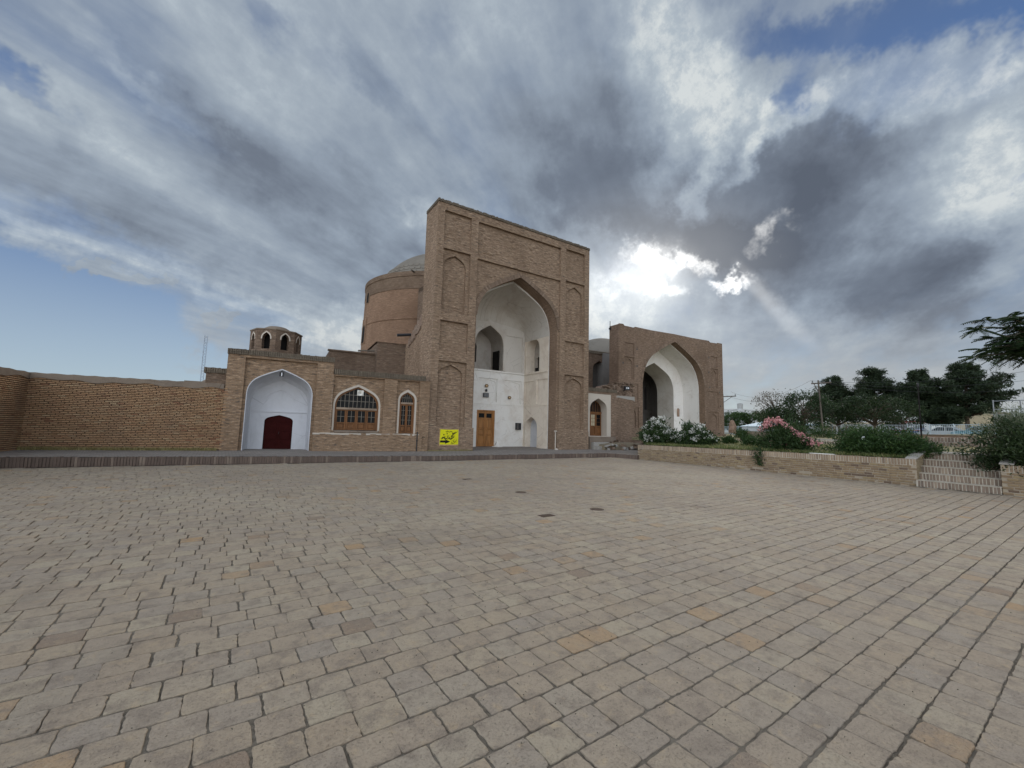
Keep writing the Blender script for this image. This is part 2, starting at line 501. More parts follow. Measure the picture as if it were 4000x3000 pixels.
# hand made paving bricks: beige, mauve grey, ochre, cream
material('paver')
_a = attr('rnd')
_p = pos()
_c = ramp(_a, [(0.0, (0.330, 0.292, 0.250)), (0.14, (0.365, 0.322, 0.272)), (0.30, (0.318, 0.290, 0.265)), (0.44, (0.382, 0.345, 0.290)),
               (0.58, (0.342, 0.296, 0.248)), (0.72, (0.318, 0.295, 0.275)), (0.86, (0.400, 0.368, 0.305)), (0.955, (0.350, 0.300, 0.245)), (0.985, (0.40, 0.275, 0.155)), (1.0, (0.25, 0.20, 0.165))])
_big = noise(_p, 0.16, 4, 0.55)
_c = mixc(_big.smooth(0.45, 0.7) * 0.55, _c, (0.42, 0.40, 0.345))
_c = mixc((1.0 - _big.smooth(0.3, 0.5)) * 0.35, _c, (0.27, 0.25, 0.24))
_m = noise(_p, 6.0, 6, 0.65)
_c = mixc(_m.smooth(0.46, 0.66) * 0.72, _c, (0.205, 0.18, 0.165))
_m2 = noise(_p, 9.0, 5, 0.6, 0.5)
_c = mixc(_m2.smooth(0.54, 0.74) * 0.55, _c, (0.47, 0.39, 0.28))
_m3 = noise(_p, 22.0, 6, 0.72)
_c = mixc(_m3.smooth(0.50, 0.68) * 0.5, _c, (0.20, 0.18, 0.16))
_c = mixc((1.0 - _m3.smooth(0.30, 0.46)) * 0.4, _c, (0.46, 0.43, 0.37))
_pit = noise(_p, 70.0, 4, 0.75)
_c = mixc((1.0 - _pit.smooth(0.24, 0.36)) * 0.75, _c, (0.10, 0.09, 0.08))
_c = mixc(noise(_p, 160.0, 2).smooth(0.3, 0.8) * 0.3, _c, (0.46, 0.43, 0.38))
_soil = noise(_p, 0.55, 6, 0.68, 0.8)
_c = mixc(_soil.smooth(0.5, 0.7) * 0.38, _c, (0.20, 0.175, 0.155))
_c = mixc((1.0 - _soil.smooth(0.28, 0.45)) * 0.35, _c, (0.47, 0.435, 0.37))
_c = mixc(1.0, _c, (0.93, 0.838, 0.72), 'MULTIPLY')
finish(_c, 0.8, _m * 0.9 + _pit.smooth(0.22, 0.5) * 0.35 + noise(_p, 30, 5, 0.7) * 0.5, 0.011, 1.0, 0.25)

material('joint_sand')
_p = pos()
_c = mixc(noise(_p, 40, 4, 0.7).smooth(0.3, 0.7), (0.20, 0.17, 0.132), (0.115, 0.097, 0.077))
_c = mixc(noise(_p, 1.6, 5, 0.65).smooth(0.42, 0.66) * 0.8, _c, (0.235, 0.205, 0.165))
finish(_c, 0.95, noise(_p, 90, 4, 0.8), 0.008, 1.0, 0.1)


def piece_mat(name, stops, grain=0.35, dirt=(0.12, 0.09, 0.07)):
    material(name)
    p = pos()
    c = ramp(attr('rnd'), stops)
    n1 = noise(p, 9, 5, 0.65)
    c = mixc(n1.smooth(0.45, 0.8) * grain, c, dirt)
    n2 = noise(p, 0.7, 4, 0.6)
    c = mixc(n2.smooth(0.45, 0.75) * 0.4, c, tuple(x * 1.3 for x in dirt))
    finish(c, 0.9, n1 * 0.6 + noise(p, 45, 4, 0.7) * 0.5, 0.006, 0.8, 0.15)


piece_mat('wall_brick', [(0, (0.34, 0.205, 0.112)), (0.4, (0.40, 0.255, 0.145)), (0.7, (0.36, 0.21, 0.118)), (0.9, (0.42, 0.295, 0.175)), (1, (0.27, 0.138, 0.08))], 0.35)
piece_mat('kerb_brick', [(0, (0.125, 0.093, 0.077)), (0.5, (0.165, 0.123, 0.10)), (0.85, (0.105, 0.078, 0.065)), (1, (0.225, 0.175, 0.14))], 0.5, (0.08, 0.065, 0.055))
piece_mat('planter_brick', [(0, (0.235, 0.17, 0.105)), (0.4, (0.285, 0.21, 0.125)), (0.7, (0.20, 0.14, 0.09)), (0.9, (0.32, 0.245, 0.135)), (1, (0.14, 0.098, 0.07))], 0.55)
plaster_mat('tan_mortar', (0.34, 0.285, 0.215), (0.24, 0.195, 0.145), 0.7, 3.0)
piece_mat('rowlock_brick', [(0, (0.27, 0.20, 0.135)), (0.5, (0.33, 0.245, 0.165)), (0.8, (0.22, 0.16, 0.11)), (1, (0.37, 0.285, 0.195))], 0.5)
piece_mat('stair_brick', [(0, (0.19, 0.145, 0.11)), (0.5, (0.25, 0.19, 0.145)), (0.8, (0.155, 0.12, 0.095)), (1, (0.30, 0.235, 0.175))], 0.45)
piece_mat('stray_brick', [(0, (0.16, 0.108, 0.074)), (0.3, (0.26, 0.182, 0.125)), (0.6, (0.34, 0.245, 0.168)), (0.8, (0.21, 0.142, 0.096)), (1, (0.39, 0.295, 0.21))], 0.3)
piece_mat('arch_brick', [(0, (0.185, 0.13, 0.094)), (0.5, (0.235, 0.17, 0.124)), (0.8, (0.14, 0.098, 0.07)), (1, (0.29, 0.215, 0.16))], 0.4)
plaster_mat('wall_joint', (0.085, 0.058, 0.04), (0.05, 0.035, 0.025), 0.6, 3.0)
plaster_mat('pale_mortar', (0.45, 0.405, 0.335), (0.33, 0.285, 0.225), 0.6, 4.0)
plaster_mat('dark_mortar', (0.15, 0.125, 0.105), (0.10, 0.08, 0.07), 0.6, 3.0)
plaster_mat('soil', (0.20, 0.165, 0.12), (0.27, 0.235, 0.16), 0.8, 0.8)
plaster_mat('dry_turf', (0.30, 0.26, 0.16), (0.20, 0.20, 0.10), 0.8, 0.5)
plaster_mat('far_ground', (0.28, 0.25, 0.20), (0.22, 0.20, 0.16), 0.7, 0.1)
plaster_mat('asphalt', (0.06, 0.06, 0.062), (0.09, 0.088, 0.085), 0.6, 0.4)
brick_mat('platform_paving', (0.33, 0.295, 0.26), (0.27, 0.235, 0.21), (0.18, 0.16, 0.14), bw=0.22, rh=0.22, ms=0.012, streak=0.15, stain=0.5)

# ------------------------------------------------------------------ meshes
C = scene.collection


def box_uv(me):
    """metres on every face: along the wall and up, or plan coordinates on flat faces"""
    if not len(me.polygons):
        return
    uvl = me.uv_layers.new(name='UVMap').data
    vs_ = me.vertices
    lp = me.loops
    for p in me.polygons:
        n = p.normal
        if abs(n.z) > 0.75:
            for li in p.loop_indices:
                c = vs_[lp[li].vertex_index].co
                uvl[li].uv = (c.x, c.y)
        else:
            l = math.hypot(n.x, n.y) or 1
            tx, ty = -n.y / l, n.x / l
            for li in p.loop_indices:
                c = vs_[lp[li].vertex_index].co
                uvl[li].uv = (c.x * tx + c.y * ty, c.z)


class MB:
    def __init__(s):
        s.v, s.f, s.r = [], [], []

    def add(s, vs_, fs, r=None):
        o = len(s.v)
        s.v += [tuple(v) for v in vs_]
        s.f += [tuple(i + o for i in f) for f in fs]
        s.r += [rng.random() if r is None else r] * len(fs)
        return s

    def box(s, x0, x1, y0, y1, z0, z1, r=None):
        return s.add([(x0, y0, z0), (x1, y0, z0), (x1, y1, z0), (x0, y1, z0), (x0, y0, z1), (x1, y0, z1), (x1, y1, z1), (x0, y1, z1)],
                     [(3, 2, 1, 0), (4, 5, 6, 7), (0, 1, 5, 4), (1, 2, 6, 5), (2, 3, 7, 6), (3, 0, 4, 7)], r)

    def cbox(s, x0, x1, y0, y1, z0, z1, b=0.006, r=None, j=0.0):
        """box with chamfered front (-y) edges, for bricks seen from the front"""
        J = lambda: rng.uniform(-j, j)
        x0 += J(); x1 += J(); z0 += J() * 0.6; z1 += J() * 0.6; y0 += J()
        vv = [(x0, y1, z0), (x1, y1, z0), (x1, y1, z1), (x0, y1, z1), (x0, y0 + b, z0), (x1, y0 + b, z0), (x1, y0 + b, z1), (x0, y0 + b, z1),
              (x0 + b, y0, z0 + b), (x1 - b, y0, z0 + b), (x1 - b, y0, z1 - b), (x0 + b, y0, z1 - b)]
        ff = [(8, 9, 10, 11)]
        for i in range(4):
            k = (i + 1) % 4
            ff += [(4 + i, 4 + k, 8 + k, 8 + i), (i, k, 4 + k, 4 + i)]
        return s.add(vv, ff, r)

    def prism(s, poly, y0, y1, back=True):
        n = len(poly)
        vv = [(x, y0, z) for x, z in poly] + [(x, y1, z) for x, z in poly]
        ff = [tuple(range(n))] + ([tuple(range(2 * n - 1, n - 1, -1))] if back else [])
        ff += [(i, i + n, (i + 1) % n + n, (i + 1) % n) for i in range(n)]
        return s.add(vv, ff)

    def zprism(s, poly, z0, z1):
        n = len(poly)
        vv = [(x, y, z0) for x, y in poly] + [(x, y, z1) for x, y in poly]
        return s.add(vv, [tuple(range(n - 1, -1, -1)), tuple(range(n, 2 * n))] + [(i, (i + 1) % n, (i + 1) % n + n, i + n) for i in range(n)])

    def plate(s, outer, holes, y):
        loops = [[Vector((x, z, 0)) for x, z in l] for l in [outer] + holes]
        flat = [v for l in loops for v in l]
        tri = tessellate_polygon(loops)
        return s.add([(v.x, y, v.y) for v in flat], [tuple(t) for t in tri])

    def strip(s, poly, y0, y1, closed=True):
        n = len(poly)
        vv = [(x, y0, z) for x, z in poly] + [(x, y1, z) for x, z in poly]
        return s.add(vv, [(i, (i + 1) % n, (i + 1) % n + n, i + n) for i in range(n if closed else n - 1)])

    def tube(s, pts, rad, n=7, cap=True):
        pts = [Vector(p) for p in pts]
        rings = []
        for i, p in enumerate(pts):
            t = (pts[min(i + 1, len(pts) - 1)] - pts[max(i - 1, 0)]).normalized()
            a = t.cross(Vector((0, 0, 1)) if abs(t.z) < 0.9 else Vector((1, 0, 0))).normalized()
            b = t.cross(a)
            r = rad[i] if isinstance(rad, (list, tuple)) else rad
            rings.append([p + (a * math.cos(k * 2 * math.pi / n) + b * math.sin(k * 2 * math.pi / n)) * r for k in range(n)])
        ff = []
        for i in range(len(rings) - 1):
            for k in range(n):
                ff.append((i * n + k, i * n + (k + 1) % n, (i + 1) * n + (k + 1) % n, (i + 1) * n + k))
        if cap:
            ff += [tuple(range(n)), tuple(range((len(rings) - 1) * n, len(rings) * n))]
        return s.add([v for r_ in rings for v in r_], ff)

    def lathe(s, prof, n=48, cx=0, cy=0, a0=0.0, a1=2 * math.pi):
        full = abs(a1 - a0) > 6.28
        m = n if full else n + 1
        vv = [(cx + r * math.cos(a0 + (a1 - a0) * k / n), cy + r * math.sin(a0 + (a1 - a0) * k / n), z) for r, z in prof for k in range(m)]
        ff = []
        for i in range(len(prof) - 1):
            for k in range(n):
                k2 = (k + 1) % m
                ff.append((i * m + k, i * m + k2, (i + 1) * m + k2, (i + 1) * m + k))
        return s.add(vv, ff)


def obj(name, mb, mat, parent=None, smooth=False, uv=True):
    me = bpy.data.meshes.new(name)
    me.from_pydata(mb.v, [], mb.f)
    a = me.attributes.new('rnd', 'FLOAT', 'FACE')
    a.data.foreach_set('value', mb.r)
    me.validate()
    me.update()
    if uv:
        box_uv(me)
    if smooth:
        me.polygons.foreach_set('use_smooth', [True] * len(me.polygons))
    if isinstance(mat, str):
        mat = MAT[mat]
    me.materials.append(mat)
    o = bpy.data.objects.new(name, me)
    C.objects.link(o)
    if parent is not None:
        o.parent = parent
    return o


def np_obj(name, verts, faces, rnd, mat, parent=None):
    """fast mesh of equal faces from arrays"""
    me = bpy.data.meshes.new(name)
    nf, k = faces.shape
    me.vertices.add(len(verts)); me.vertices.foreach_set('co', verts.astype(np.float32).ravel())
    me.loops.add(nf * k); me.loops.foreach_set('vertex_index', faces.astype(np.int32).ravel())
    me.polygons.add(nf); me.polygons.foreach_set('loop_start', np.arange(0, nf * k, k, dtype=np.int32))
    a = me.attributes.new('rnd', 'FLOAT', 'FACE')
    a.data.foreach_set('value', rnd.astype(np.float32))
    me.update(calc_edges=True)
    me.polygons.foreach_set('use_smooth', np.zeros(nf, bool))
    me.materials.append(MAT[mat])
    o = bpy.data.objects.new(name, me)
    C.objects.link(o)
    if parent is not None:
        o.parent = parent
    return o


def tag(o, label=None, cat=None, group=None, kind=None):
    for k, v in (('label', label), ('category', cat), ('group', group), ('kind', kind)):
        if v:
            o[k] = v
    return o


def thing(name, label, cat, loc=(0, 0, 0), rotz=0.0, group=None):
    o = bpy.data.objects.new(name, None)
    o.empty_display_size = 0.3
    o.location = loc
    o.rotation_euler = (0, 0, rotz)
    C.objects.link(o)
    return tag(o, label, cat, group)


def struct(name, mb, mat, parent=None):
    o = obj(name, mb, mat, parent)
    if parent is None:
        o['kind'] = 'structure'
    return o


def sibling(o, name, parent, loc=None, rot=None):
    c = o.copy()
    c.name = name
    C.objects.link(c)
    c.parent = parent
    if loc is not None:
        c.location = loc
    if rot is not None:
        c.rotation_euler = rot
    return c


def arch(xl, xr, z0, zs, za, n=9):
    """outline of a four-centred pointed arch: up the left side, over the apex, down the right side"""
    xc, w, r = (xl + xr) / 2, (xr - xl) / 2, za - zs
    half = []
    P0, P1, P2 = (w, 0), (w * 0.985, r * 0.47), (w * 0.63, r * 0.68)
    for i in range(n):
        t = i / n
        half.append(tuple((1 - t) ** 2 * P0[k] + 2 * t * (1 - t) * P1[k] + t * t * P2[k] for k in (0, 1)))
    Q0, Q1, Q2 = P2, (w * 0.33, r * 0.86), (0, r)
    for i in range(n + 1):
        t = i / n
        half.append(tuple((1 - t) ** 2 * Q0[k] + 2 * t * (1 - t) * Q1[k] + t * t * Q2[k] for k in (0, 1)))
    left = [(xc - x, zs + z) for x, z in half]
    right = [(xc + x, zs + z) for x, z in half[-2::-1]]
    return [(xl, z0)] + left + right + [(xr, z0)]


def rect(x0, x1, z0, z1):
    return [(x0, z0), (x0, z1), (x1, z1), (x1, z0)]


def facade(mb, outer, holes, y, parent, mat, tf=None):
    """front plate with recesses; every recess floor is a part of its own"""
    mb.plate(outer, [h['poly'] for h in holes], y)
    for h in holes:
        mb.strip(h['poly'], y, y + h['d'])
        if h.get('name'):
            m2 = MB()
            facade(m2, h['poly'], h.get('sub', []), y + h['d'], parent, h.get('mat', mat), tf)
            if tf:
                m2.v = [tf(*v) for v in m2.v]
            obj(h['name'], m2, h.get('mat', mat), parent)


def hole(poly, d, name=None, mat=None, sub=()):
    h = dict(poly=poly, d=d, sub=list(sub))
    if name:
        h['name'] = name
    if mat:
        h['mat'] = mat
    return h


def loft(mb, A, ya, B, yb, steps=1, bow=0.0):
    """surface from outline A at depth ya to outline B at depth yb (same point count)"""
    n = len(A)
    vv = []
    for s in range(steps + 1):
        t = s / steps
        w = t if not bow else 1 - (1 - t ** bow) ** (1 / bow)
        vv += [(a[0] + (b[0] - a[0]) * w, ya + (yb - ya) * t, a[1] + (b[1] - a[1]) * w) for a, b in zip(A, B)]
    return mb.add(vv, [(s * n + i, s * n + i + 1, (s + 1) * n + i + 1, (s + 1) * n + i) for s in range(steps) for i in range(n - 1)])


def arch_band(outer, inner, y0, y1):
    """solid band between two arch outlines with the same number of points"""
    n = len(outer)
    vv = [(x, y0, z) for x, z in outer] + [(x, y0, z) for x, z in inner] + [(x, y1, z) for x, z in outer] + [(x, y1, z) for x, z in inner]
    ff = []
    for i in range(n - 1):
        ff += [(i, i + 1, n + i + 1, n + i), (i, 2 * n + i, 2 * n + i + 1, i + 1), (n + i, n + i + 1, 3 * n + i + 1, 3 * n + i)]
    ff += [(0, n, 3 * n, 2 * n), (n - 1, 3 * n - 1, 4 * n - 1, 2 * n - 1)]
    return vv, ff


def voussoirs(parent, curve, y0, y1, thick, width, mat, name='voussoir', skip_sides=True):
    """bricks set on edge along an arch curve (a polyline in x, z)"""
    pts = [Vector((x, 0, z)) for x, z in curve]
    seg = [(pts[i + 1] - pts[i]).length for i in range(len(pts) - 1)]
    tot = sum(seg)
    cnt = int(tot / width)
    xc = (curve[0][0] + curve[-1][0]) / 2
    for k in range(cnt):
        s = (k + 0.5) * tot / cnt
        i = 0
        while s > seg[i]:
            s -= seg[i]; i += 1
        p = pts[i].lerp(pts[i + 1], s / seg[i])
        t = (pts[i + 1] - pts[i]).normalized()
        n = Vector((-t.z, 0, t.x))
        m = MB()
        hw, jt = width * 0.43, rng.uniform(-0.012, 0.012)
        a, b = p - t * hw + n * 0.0, p + t * hw
        c, d = b + n * (thick + jt), a + n * (thick + jt)
        m.prism([(q.x, q.z) for q in (a, d, c, b)], y0 + rng.uniform(-0.006, 0.006), y1, back=False)
        obj(name, m, mat, parent)

# ================================================================== buildings
# ------------------------------------------------------------------ entrance block with white niche
gate = thing('entrance_block', 'low brick entrance block with white plastered niche, maroon door and octagonal roof lantern', 'building', (0.01, 21.6, 0), R(-6.516))
m = MB()
facade(m, rect(0, 4.22, 0, 4.4),
       [hole(rect(0.65, 3.52, 0.05, 4.3), 0.14, 'recessed_panel', None, [hole(arch(0.77, 3.4, 0.1, 2.75, 3.92), 0.06)])], 0, gate, 'wing_brick')
m.box(-0.0, 0.02, 0.004, 5.5, 0, 4.395); m.box(4.2, 4.22, 0.004, 5.5, 0, 4.395); m.box(0.02, 4.2, 4.0, 5.5, 0, 4.395); m.box(0.0, 4.22, 0.5, 5.5, 4.30, 4.397)
obj('wall', m, 'wing_brick', gate)


def coping_bricks(parent, x0, x1, y0, y1, z0, z1, mat='coping_brick', pitch=0.085, name='coping', wob=0.012):
    """parapet edge of bricks on end, joined, over a core"""
    mb = MB()
    x = x0
    while x < x1 - 0.02:
        w = min(pitch * rng.uniform(0.9, 1.1), x1 - x)
        mb.cbox(x + 0.004, x + w - 0.004, y0 + rng.uniform(-wob, wob), y1, z0, z1 + rng.uniform(-wob, wob), 0.008, None, 0.002)
        x += w
    o = obj(name, mb, mat, parent)
    o['kind'] = 'stuff'
    return o


coping_bricks(gate, -0.03, 4.25, -0.05, 0.45, 4.4, 4.64)
A0 = arch(0.77, 3.4, 0.1, 2.75, 3.92)
A1 = arch(0.80, 3.37, 0.1, 2.74, 3.87)
A2 = arch(0.90, 3.27, 0.1, 2.35, 3.5)
ND = 1.25
m = MB()
m.add(*arch_band(A0, A1, 0.10, 0.2))
loft(m, A1, 0.15, A2, ND, 6, 1.7)
obj('niche_vault', m, 'gate_plaster', gate, smooth=False)
m = MB()
facade(m, A2, [hole(arch(1.5, 2.68, 0.12, 1.55, 1.84), 0.16), hole(arch(1.5, 2.66, 2.06, 2.5, 3.02), 0.04, 'blind_arch', 'gate_plaster')], ND, gate, 'gate_plaster')
obj('niche_back_wall', m, 'gate_plaster', gate)
m = MB()
m.box(0.86, 3.31, ND - 0.045, ND + 0.002, 1.97, 2.02)
obj('plaster_moulding', m, 'gate_plaster', gate)
m = MB()
m.prism(arch(1.5, 2.68, 0.14, 1.55, 1.84), ND + 0.11, ND + 0.15)
dr = obj('double_door', m, 'maroon_paint', gate)
for xa, xb in ((1.53, 2.08), (2.1, 2.65)):
    m = MB()
    for z0, z1 in ((0.24, 0.62), (0.68, 1.02), (1.08, 1.46)):
        m.cbox(xa + 0.05, xb - 0.05, ND + 0.085, ND + 0.12, z0, z1, 0.02)
    m.box(xa, xb, ND + 0.1, ND + 0.115, 0.2, 1.52)
    obj('door_leaf', m, 'maroon_paint', dr)
m = MB(); m.box(1.5, 2.68, ND + 0.08, ND + 0.12, 1.525, 1.575); obj('transom', m, 'maroon_paint', dr)
m = MB(); m.tube([(2.12, ND + 0.07, 0.95), (2.12, ND + 0.05, 1.0), (2.12, ND + 0.07, 1.05)], 0.012, 6); obj('handle', m, 'black_metal', dr)
# octagonal lantern on the roof
LX, LY, LRr = 1.60, 4.65, 1.14
m = MB()
tr = []
side = 2 * LRr * math.tan(math.pi / 8)
for k in range(8):
    a = k * math.pi / 4 + math.pi / 8 + 0.0
    q = MB()
    ho = arch(side / 2 - 0.2, side / 2 + 0.2, 5.3, 5.85, 6.16)
    q.plate(rect(0, side, 4.4, 6.32), [ho], 0); q.strip(ho, 0, 0.25); q.plate(rect(0.1, side - 0.1, 4.4, 6.32), [ho], 0.25)
    t_ = MB(); t_.add(*arch_band(arch(side / 2 - 0.26, side / 2 + 0.26, 5.82, 5.86, 6.24), arch(side / 2 - 0.2, side / 2 + 0.2, 5.82, 5.85, 6.16), -0.015, 0.02))
    nx, ny = math.cos(a), math.sin(a)

    def tfm(v):
        x, y, z = v
        rr = LRr - y
        return (LX + nx * rr - ny * (x - side / 2), LY + ny * rr + nx * (x - side / 2), z)
    m.add([tfm(v) for v in q.v], q.f)
    t_.v = [tfm(v) for v in t_.v]
    tr.append(t_)
lan = obj('roof_lantern', m, 'roof_brick', gate)
for t_ in tr:
    obj('opening_trim', t_, 'trim_plaster', lan)
m = MB(); m.lathe([(0.72, 4.4), (0.72, 6.3)], 16, LX, LY); obj('lantern_shade_core', m, 'black_void', lan)  # added black cylinder, stands in for the shade inside the lantern
m = MB()
m.lathe([(LRr * 1.11, 6.31), (LRr * 1.12, 6.37), (LRr * 0.9, 6.42), (0.62, 6.46)], 8, LX, LY, 0, 2 * math.pi)
obj('eaves', m, 'mud_plaster', lan)
m = MB(); m.lathe([(0.66, 6.45), (0.62, 6.55), (0.45, 6.65), (0.22, 6.7), (0.01, 6.715)], 20, LX, LY); obj('cap_dome', m, 'mud_plaster', lan, True)
m = MB(); m.lathe([(1.75, 4.35), (1.6, 4.75), (1.35, 5.0), (1.2, 5.05)], 24, LX, LY); obj('roof_vault', m, 'mud_plaster', gate, True)

# ------------------------------------------------------------------ wing with arched windows
wing = thing('window_wing', 'low brick wing with large arched wooden window and narrow arched glazed door', 'building', gate.location, gate.rotation_euler.z)
m = MB()
W1o, W1i = arch(4.31, 6.50, 1.2, 2.42, 3.45), arch(4.39, 6.42, 1.2, 2.38, 3.33)
W2o, W2i = arch(7.36, 8.32, 1.1, 2.78, 3.36), arch(7.45, 8.23, 1.1, 2.75, 3.22)
facade(m, rect(4.222, 8.97, 0, 3.84), [hole(rect(4.26, 6.62, 1.08, 3.79), 0.12, 'recessed_panel', None, [hole(W1o, 0.03)]), hole(rect(7.25, 8.43, 1.08, 3.79), 0.12, 'recessed_panel', None, [hole(W2o, 0.03)])], 0, wing, 'wing_brick')
m.box(4.222, 8.97, 0.7, 4.5, 3.5, 3.837)
obj('wall', m, 'wing_brick', wing)
m = MB(); m.box(3.53, 8.62, -0.1, 0.02, 0, 1.05); obj('wall_base', m, 'wing_brick', wing)
coping_bricks(wing, 4.26, 8.72, -0.04, 0.4, 3.84, 4.1)
m = MB()
x = 3.5
while x < 8.4:
    w = rng.uniform(0.1, 0.3)
    if rng.random() < 0.86:
        m.cbox(x, x + w, -0.116 - rng.uniform(0, 0.012), 0.015, 1.05 - rng.uniform(0.0, 0.07), 1.065 + rng.uniform(0, 0.025), 0.006)
    x += w
obj('plaster_ledge', m, 'trim_plaster', wing)['kind'] = 'stuff'


def arched_window(parent, Wo, Wi, y, wood):
    m = MB(); m.add(*arch_band(Wo, Wi, y - 0.035, y + 0.12)); tr = obj('arch_trim', m, 'trim_plaster', parent)
    xl, xr, z0 = Wi[0][0], Wi[-1][0], Wi[0][1]
    k = 0.07
    inn = [(xl + xr) / 2 + (p[0] - (xl + xr) / 2) * (1 - 2 * k / (xr - xl)) for p in Wi]
    Wf = [(a, max(z0, p[1] - (k if p[1] > z0 + 0.3 else 0))) for a, p in zip(inn, Wi)]
    m = MB(); m.add(*arch_band(Wi, Wf, y + 0.05, y + 0.16)); fr = obj('window_frame', m, wood, parent)
    m = MB(); m.prism(Wf, y + 0.125, y + 0.13); obj('glass', m, 'glass', fr)
    return fr, Wf


def zat(outline, x):
    """height of an arch outline above x"""
    best = None
    for (x0, z0), (x1, z1) in zip(outline, outline[1:]):
        if min(x0, x1) <= x <= max(x0, x1) and abs(x1 - x0) > 1e-6:
            z = z0 + (z1 - z0) * (x - x0) / (x1 - x0)
            best = z if best is None else max(best, z)
    return best


YW = 0.16
fr, Wf = arched_window(wing, W1o, W1i, YW, 'window_wood')
xl, xr = Wf[0][0], Wf[-1][0]
m = MB(); m.cbox(xl, xr, YW + 0.03, YW + 0.13, 2.2, 2.3, 0.01); obj('transom', m, 'grey_wood', fr)
nb = 10
for i in range(1, nb):
    xx = xl + (xr - xl) * i / nb
    zt = zat(Wf, xx)
    m = MB(); m.box(xx - 0.011, xx + 0.011, YW + 0.085, YW + 0.12, 2.3, zt); obj('glazing_bar', m, 'glazing_bar', fr)
for zz in (2.62, 2.92):
    xs = [x for x in np.linspace(xl, xr, 80) if zat(Wf, x) and zat(Wf, x) > zz]
    m = MB(); m.box(min(xs), max(xs), YW + 0.083, YW + 0.118, zz - 0.011, zz + 0.011); obj('glazing_bar', m, 'glazing_bar', fr)
cw = (xr - xl) / 4
for i in range(4):
    x0, x1 = xl + cw * i, xl + cw * (i + 1)
    z0, z1 = 1.22, 2.2
    m = MB()
    s_ = 0.065
    for b in ((x0 + 0.004, x0 + s_, z0, z1), (x1 - s_, x1 - 0.004, z0, z1), (x0 + s_, x1 - s_, z0, z0 + 0.06), (x0 + s_, x1 - s_, z1 - 0.05, z1), (x0 + s_, x1 - s_, 1.53, 1.59)):
        m.cbox(b[0], b[1], YW + 0.07, YW + 0.12, b[2], b[3], 0.006)
    m.cbox(x0 + s_ + 0.03, x1 - s_ - 0.03, YW + 0.085, YW + 0.115, z0 + 0.09, 1.5, 0.015)
    m.box(x0 + s_, x1 - s_, YW + 0.11, YW + 0.118, z0 + 0.05, 1.54)
    ca = obj('casement', m, 'window_wood', fr)
    xm = (x0 + x1) / 2
    m = MB(); m.box(xm - 0.01, xm + 0.01, YW + 0.08, YW + 0.118, 1.59, 2.15); m.box(x0 + s_, x1 - s_, YW + 0.082, YW + 0.116, 1.86, 1.88)
    obj('glazing_bar', m, 'glazing_bar', fr)
m = MB(); m.cbox(4.4, 6.45, -0.02, 0.2, 1.1, 1.2, 0.01); obj('window_sill', m, 'mud_plaster', wing)
fr2, Wf2 = arched_window(wing, W2o, W2i, YW, 'window_wood')
xl, xr = Wf2[0][0], Wf2[-1][0]
m = MB(); m.cbox(xl, xr, YW + 0.03, YW + 0.13, 2.6, 2.69, 0.01); obj('transom', m, 'grey_wood', fr2)
for i in range(1, 6):
    xx = xl + (xr - xl) * i / 6
    m = MB(); m.box(xx - 0.009, xx + 0.009, YW + 0.085, YW + 0.12, 2.69, zat(Wf2, xx)); obj('glazing_bar', m, 'glazing_bar', fr2)
m = MB(); m.box(xl + 0.06, xr - 0.06, YW + 0.083, YW + 0.118, 2.92, 2.94); obj('glazing_bar', m, 'glazing_bar', fr2)
for i in range(2):
    x0 = xl + (xr - xl) / 2 * i; x1 = x0 + (xr - xl) / 2
    m = MB()
    for b in ((x0 + 0.003, x0 + 0.055, 1.12, 2.6), (x1 - 0.055, x1 - 0.003, 1.12, 2.6), (x0 + 0.055, x1 - 0.055, 1.12, 1.2), (x0 + 0.055, x1 - 0.055, 1.46, 1.53), (x0 + 0.055, x1 - 0.055, 2.53, 2.6)):
        m.cbox(b[0], b[1], YW + 0.06, YW + 0.12, b[2], b[3], 0.006)
    m.cbox(x0 + 0.075, x1 - 0.075, YW + 0.08, YW + 0.118, 1.22, 1.44, 0.012)
    lf = obj('door_leaf', m, 'window_wood', fr2)
    xm = (x0 + x1) / 2
    m = MB(); m.box(xm - 0.008, xm + 0.008, YW + 0.08, YW + 0.118, 1.53, 2.53)
    for zz in (1.78, 2.03, 2.28):
        m.box(x0 + 0.055, x1 - 0.055, YW + 0.082, YW + 0.116, zz - 0.008, zz + 0.008)
    obj('glazing_bar', m, 'glazing_bar', fr2)
# roof blocks behind the wing
m = MB()
m.prism([(7.02, 3.9), (7.02, 6.52), (8.75, 6.55), (8.75, 3.9)], 5.0, 9.0)
m.add([(7.02, 5.002, 6.52), (6.95, 4.95, 6.6), (8.8, 4.95, 6.63), (8.75, 5.002, 6.55), (6.95, 9.0, 6.6), (8.8, 9.0, 6.63)], [(0, 1, 2, 3), (1, 4, 5, 2)])
obj('stair_head', m, 'roof_brick', wing)
m = MB()
m.prism([(4.35, 3.9), (4.35, 5.82), (4.9, 5.85), (5.35, 5.83), (5.36, 5.9), (7.3, 5.86), (7.3, 3.9)], 5.6, 8.5)
m.box(4.28, 7.3, 5.52, 5.8, 5.84, 5.93)
obj('roof_parapet', m, 'roof_brick', wing)
m = MB(); m.tube([(5.95, 5.3, 5.96), (6.9, 5.1, 6.02)], 0.05, 8); obj('waterspout', m, 'weathered_pole', wing)

# ------------------------------------------------------------------ great portal
portal = thing('main_portal', 'tall brick portal with deep pointed arch, white vaulted recess and wooden door', 'building', (8.99, 20.74, 0), R(-1.99))
H1, W_ = 14.02, 11.31
AF = arch(2.66, 8.64, 0.05, 7.75, 10.85, 12)


def mirror(p):
    return [(W_ - x, z) for x, z in reversed(p)]


